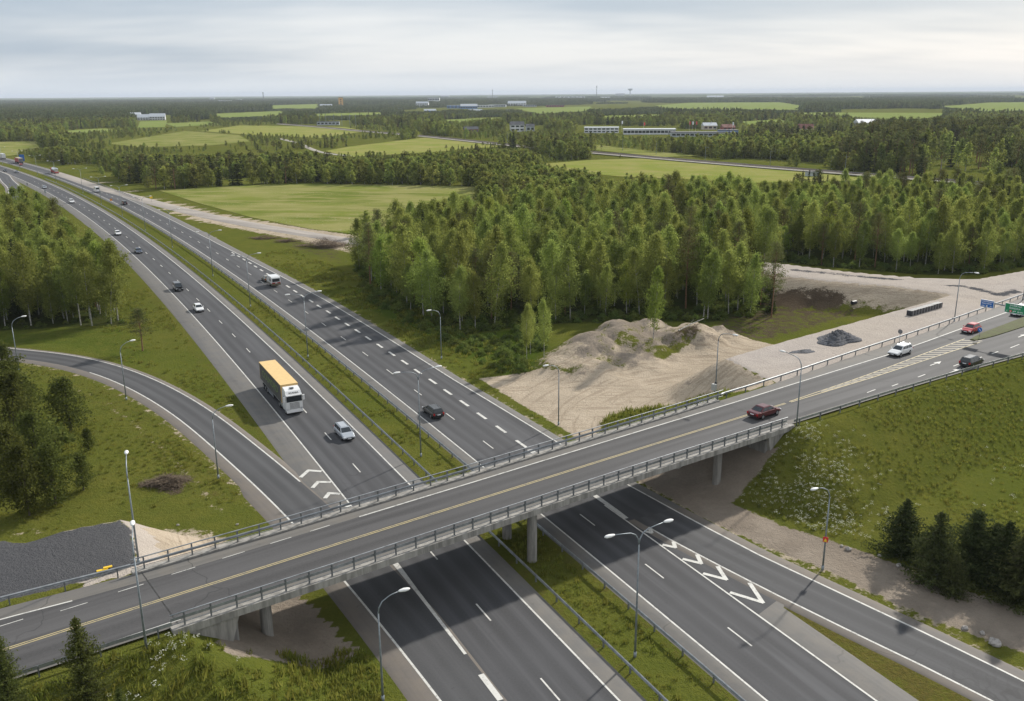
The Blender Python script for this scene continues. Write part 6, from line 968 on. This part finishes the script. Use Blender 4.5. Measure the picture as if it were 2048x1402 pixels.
# ------------------------------------------------------------------ grass tufts, flowers
def tuft(seed, n=26, h=.5, w_=.35, mat='leaf_grass'):
    g = np.random.default_rng(seed); V = []
    for i in range(n):
        a = g.random()*6.28; r_ = w_*math.sqrt(g.random()); x, y = r_*math.cos(a), r_*math.sin(a); t = g.random()*6.28; hh = h*(.5+.7*g.random()); dx, dy = math.cos(t)*.05, math.sin(t)*.05; lx, ly = g.normal(size=2)*.22*h; V += [(x-dx, y-dy, -.05), (x+dx, y+dy, -.05), (x+lx+dx*.3, y+ly+dy*.3, hh), (x+lx-dx*.3, y+ly-dy*.3, hh)]
    return fmesh('tuft', V, np.arange(len(V)).reshape(-1, 4), mat, dict(lf=np.repeat(g.random(n), 4)))
def umbel(seed):
    g = np.random.default_rng(seed); V = []; L = []; M_ = []
    for i in range(9):
        x, y = g.normal(size=2)*.28; h = .75+.5*g.random(); V += [(x-.012, y, 0), (x+.012, y, 0), (x+.012, y, h), (x-.012, y, h)]; L += [.4]*4; M_.append(0)
        for j in range(3): c = np.array([x, y, h])+g.normal(size=3)*np.array([.06, .06, .03]); s_ = .032+.02*g.random(); V += [tuple(c+np.array([-s_, -s_, .01])), tuple(c+np.array([s_, -s_, 0])), tuple(c+np.array([s_, s_, .02])), tuple(c+np.array([-s_, s_, 0]))]; L += [g.random()]*4; M_.append(1)
    return fmesh('umbel', V, np.arange(len(V)).reshape(-1, 4), ['leaf_grass', 'petal'], dict(lf=L), M_)
source('tufts', [tuft(i, 26, .30+.08*i, .42) for i in range(4)]); source('umbels', [umbel(i) for i in range(3)])
def region_scatter(name, poly, sp, seed, key, nvar, smin, smax, label, cat_, filt=None, prob=None):
    P = jgrid(poly, sp, seed); g = np.random.default_rng(seed)
    if filt is not None: P = P[filt(P)]
    if prob is not None: P = P[g.random(len(P)) < prob(P)]
    if len(P): scatter(name, np.c_[P, height(P)-.02], g.integers(0, nvar, len(P)), smin+(smax-smin)*g.random(len(P)), key, label, cat_, tilt=.1)
def offroad(P):
    s, t = ost(P); o, Y = moff(P); a = np.interp(np.clip(s, -60, 300), np.linspace(-60, 300, 181), [ov_near(q) for q in np.linspace(-60, 300, 181)]); b = np.interp(np.clip(s, -60, 300), np.linspace(-60, 300, 181), [ov_far(q) for q in np.linspace(-60, 300, 181)])
    onb = (t > a-1.0) & (t < b+.8); mot = ((o > -25.5) & (o < -7.7) & (Y < 103)) | ((o > -22.3) & (o < -7.7)) | ((o > -1.9) & (o < 10.6)) | ((o > -1.9) & (o < np.interp(Y, YS, [redge(v) for v in YS])+1.1) & (Y > 66)) | ((o > 10) & (o > np.interp(Y, _lX, _lO)-1.6) & (o < np.interp(Y, YS, [redge(v) for v in YS])+1.2) & (Y < 70))
    return ~onb & ~mot & (ldist(P, RAMP_I-0) > 2.6) & ~((ldist(P, RAMP_I+RAMP_N*2.6) < 4.4)) & (sdist(P, DIRT) > .6) & (sdist(P, PL_C) > 1.5) & (sdist(P, SAND[0]) > .5)
SLOPE_R = atp([(1440, 985), (1530, 890), (1600, 855), (1800, 792), (2200, 690), (2200, 1260), (1900, 1170), (1700, 1095), (1560, 1050)], 2.0); GRASS_L = atp([(-60, 720), (180, 745), (300, 805), (420, 915), (540, 1040), (400, 1085), (250, 1035), (-60, 1080)])
NEAR_L = np.array([at(-40, 1300, 5), at(330, 1275, 5), at(480, 1290, 3), at(620, 1200, .5), at(700, 1240, 0), at(850, 1420, 0), at(500, 1480, 0), at(-40, 1520, 2)])
region_later = True
cl_ = lambda sc_, th: (lambda P: np.clip((fbm(P[:, 0]*sc_, P[:, 1]*sc_, 31, 3)-th)*5, .08, 1))
region_scatter('grass_tufts', SLOPE_R, .75, 601, 'tufts', 4, .35, .8, 'tall grass on the embankment slope at right', 'grass', offroad, cl_(.12, .34)); region_scatter('grass_tufts', GRASS_L, 1.1, 602, 'tufts', 4, .35, .8, 'grass on the green left of the slip road', 'grass', offroad, cl_(.1, .42)); region_scatter('grass_tufts', NEAR_L, .7, 603, 'tufts', 4, .6, 1.35, 'tall grass on the slope at the bottom left', 'grass', offroad, cl_(.15, .34))
MED = np.array([mway(Y, -6.9)[:2] for Y in np.arange(40, 200, 5)]+[mway(Y, -2.6)[:2] for Y in np.arange(200, 40, -5)]); region_scatter('grass_tufts', MED, .8, 604, 'tufts', 4, .35, .9, 'grass on the motorway median', 'grass', None, cl_(.2, .38))
VER = np.array([mway(Y, -22.2)[:2] for Y in np.arange(110, 230, 5)]+[mway(Y, -36)[:2] for Y in np.arange(230, 110, -5)]); region_scatter('grass_tufts', VER, 1.0, 605, 'tufts', 4, .4, 1.0, 'grass on the verge between motorway and left wood', 'grass', lambda P: offroad(P) & (sdist(P, W2) > 0), cl_(.1, .40)); VR2 = np.array([mway(Y, redge(Y)+1.4)[:2] for Y in np.arange(112, 260, 6)]+[mway(Y, redge(Y)+15)[:2] for Y in np.arange(260, 112, -6)]); region_scatter('grass_tufts', VR2, 1.0, 606, 'tufts', 4, .5, 1.3, 'grass and weeds on the verge in front of the large wood', 'grass', offroad, cl_(.1, .36))
region_scatter('grass_tufts', GPOLY, .6, 607, 'tufts', 4, 1.0, 1.9, 'lush tall grass beside the far bridge railing', 'grass', lambda P: ost(P)[1] > 6.3)
fl_c = [at(1580, 960, 2.5), at(1640, 1010, 1.5), at(1620, 930, 3)]
def flw(P): return np.clip(1.15*np.exp(-((np.minimum.reduce([np.hypot(*(P-c).T) for c in fl_c]))/4.6)**2), .012, 1)*(fbm(P[:, 0]*.45, P[:, 1]*.45, 5, 3) > .42)
region_scatter('white_flowers', SLOPE_R, .5, 611, 'umbels', 3, .32, .6, 'white umbel flowers blooming on the slope beside the bridge', 'flowers', offroad, flw)
fl2 = at(345, 1385, 1.5); region_scatter('white_flowers', NEAR_L, .6, 612, 'umbels', 3, .4, .7, 'white umbel flowers at the bottom left', 'flowers', offroad, lambda P: np.clip(1.1*np.exp(-(np.hypot(*((P-fl2)/np.array([2.2, 4.0])).T))**2), .01, 1)*(fbm(P[:, 0]*.6, P[:, 1]*.6, 5, 3) > .42))

# ------------------------------------------------------------------ haze
b = MB(); b.box(-27000, 27000, -200, 35000, -3, 118); hm, hnt, ho = newmat('haze'); vol = N(hnt, 'ShaderNodeVolumePrincipled'); vol.inputs['Color'].default_value = (.80, .88, 1.0, 1); vol.inputs['Density'].default_value = 5.0e-5; vol.inputs['Anisotropy'].default_value = 0.0; hnt.links.new(vol.outputs[0], ho.inputs['Volume'])
hz_o = b.obj('haze', 'haze'); tag(hz_o, 'thin pale haze over the distant country', 'haze', None, 'stuff')
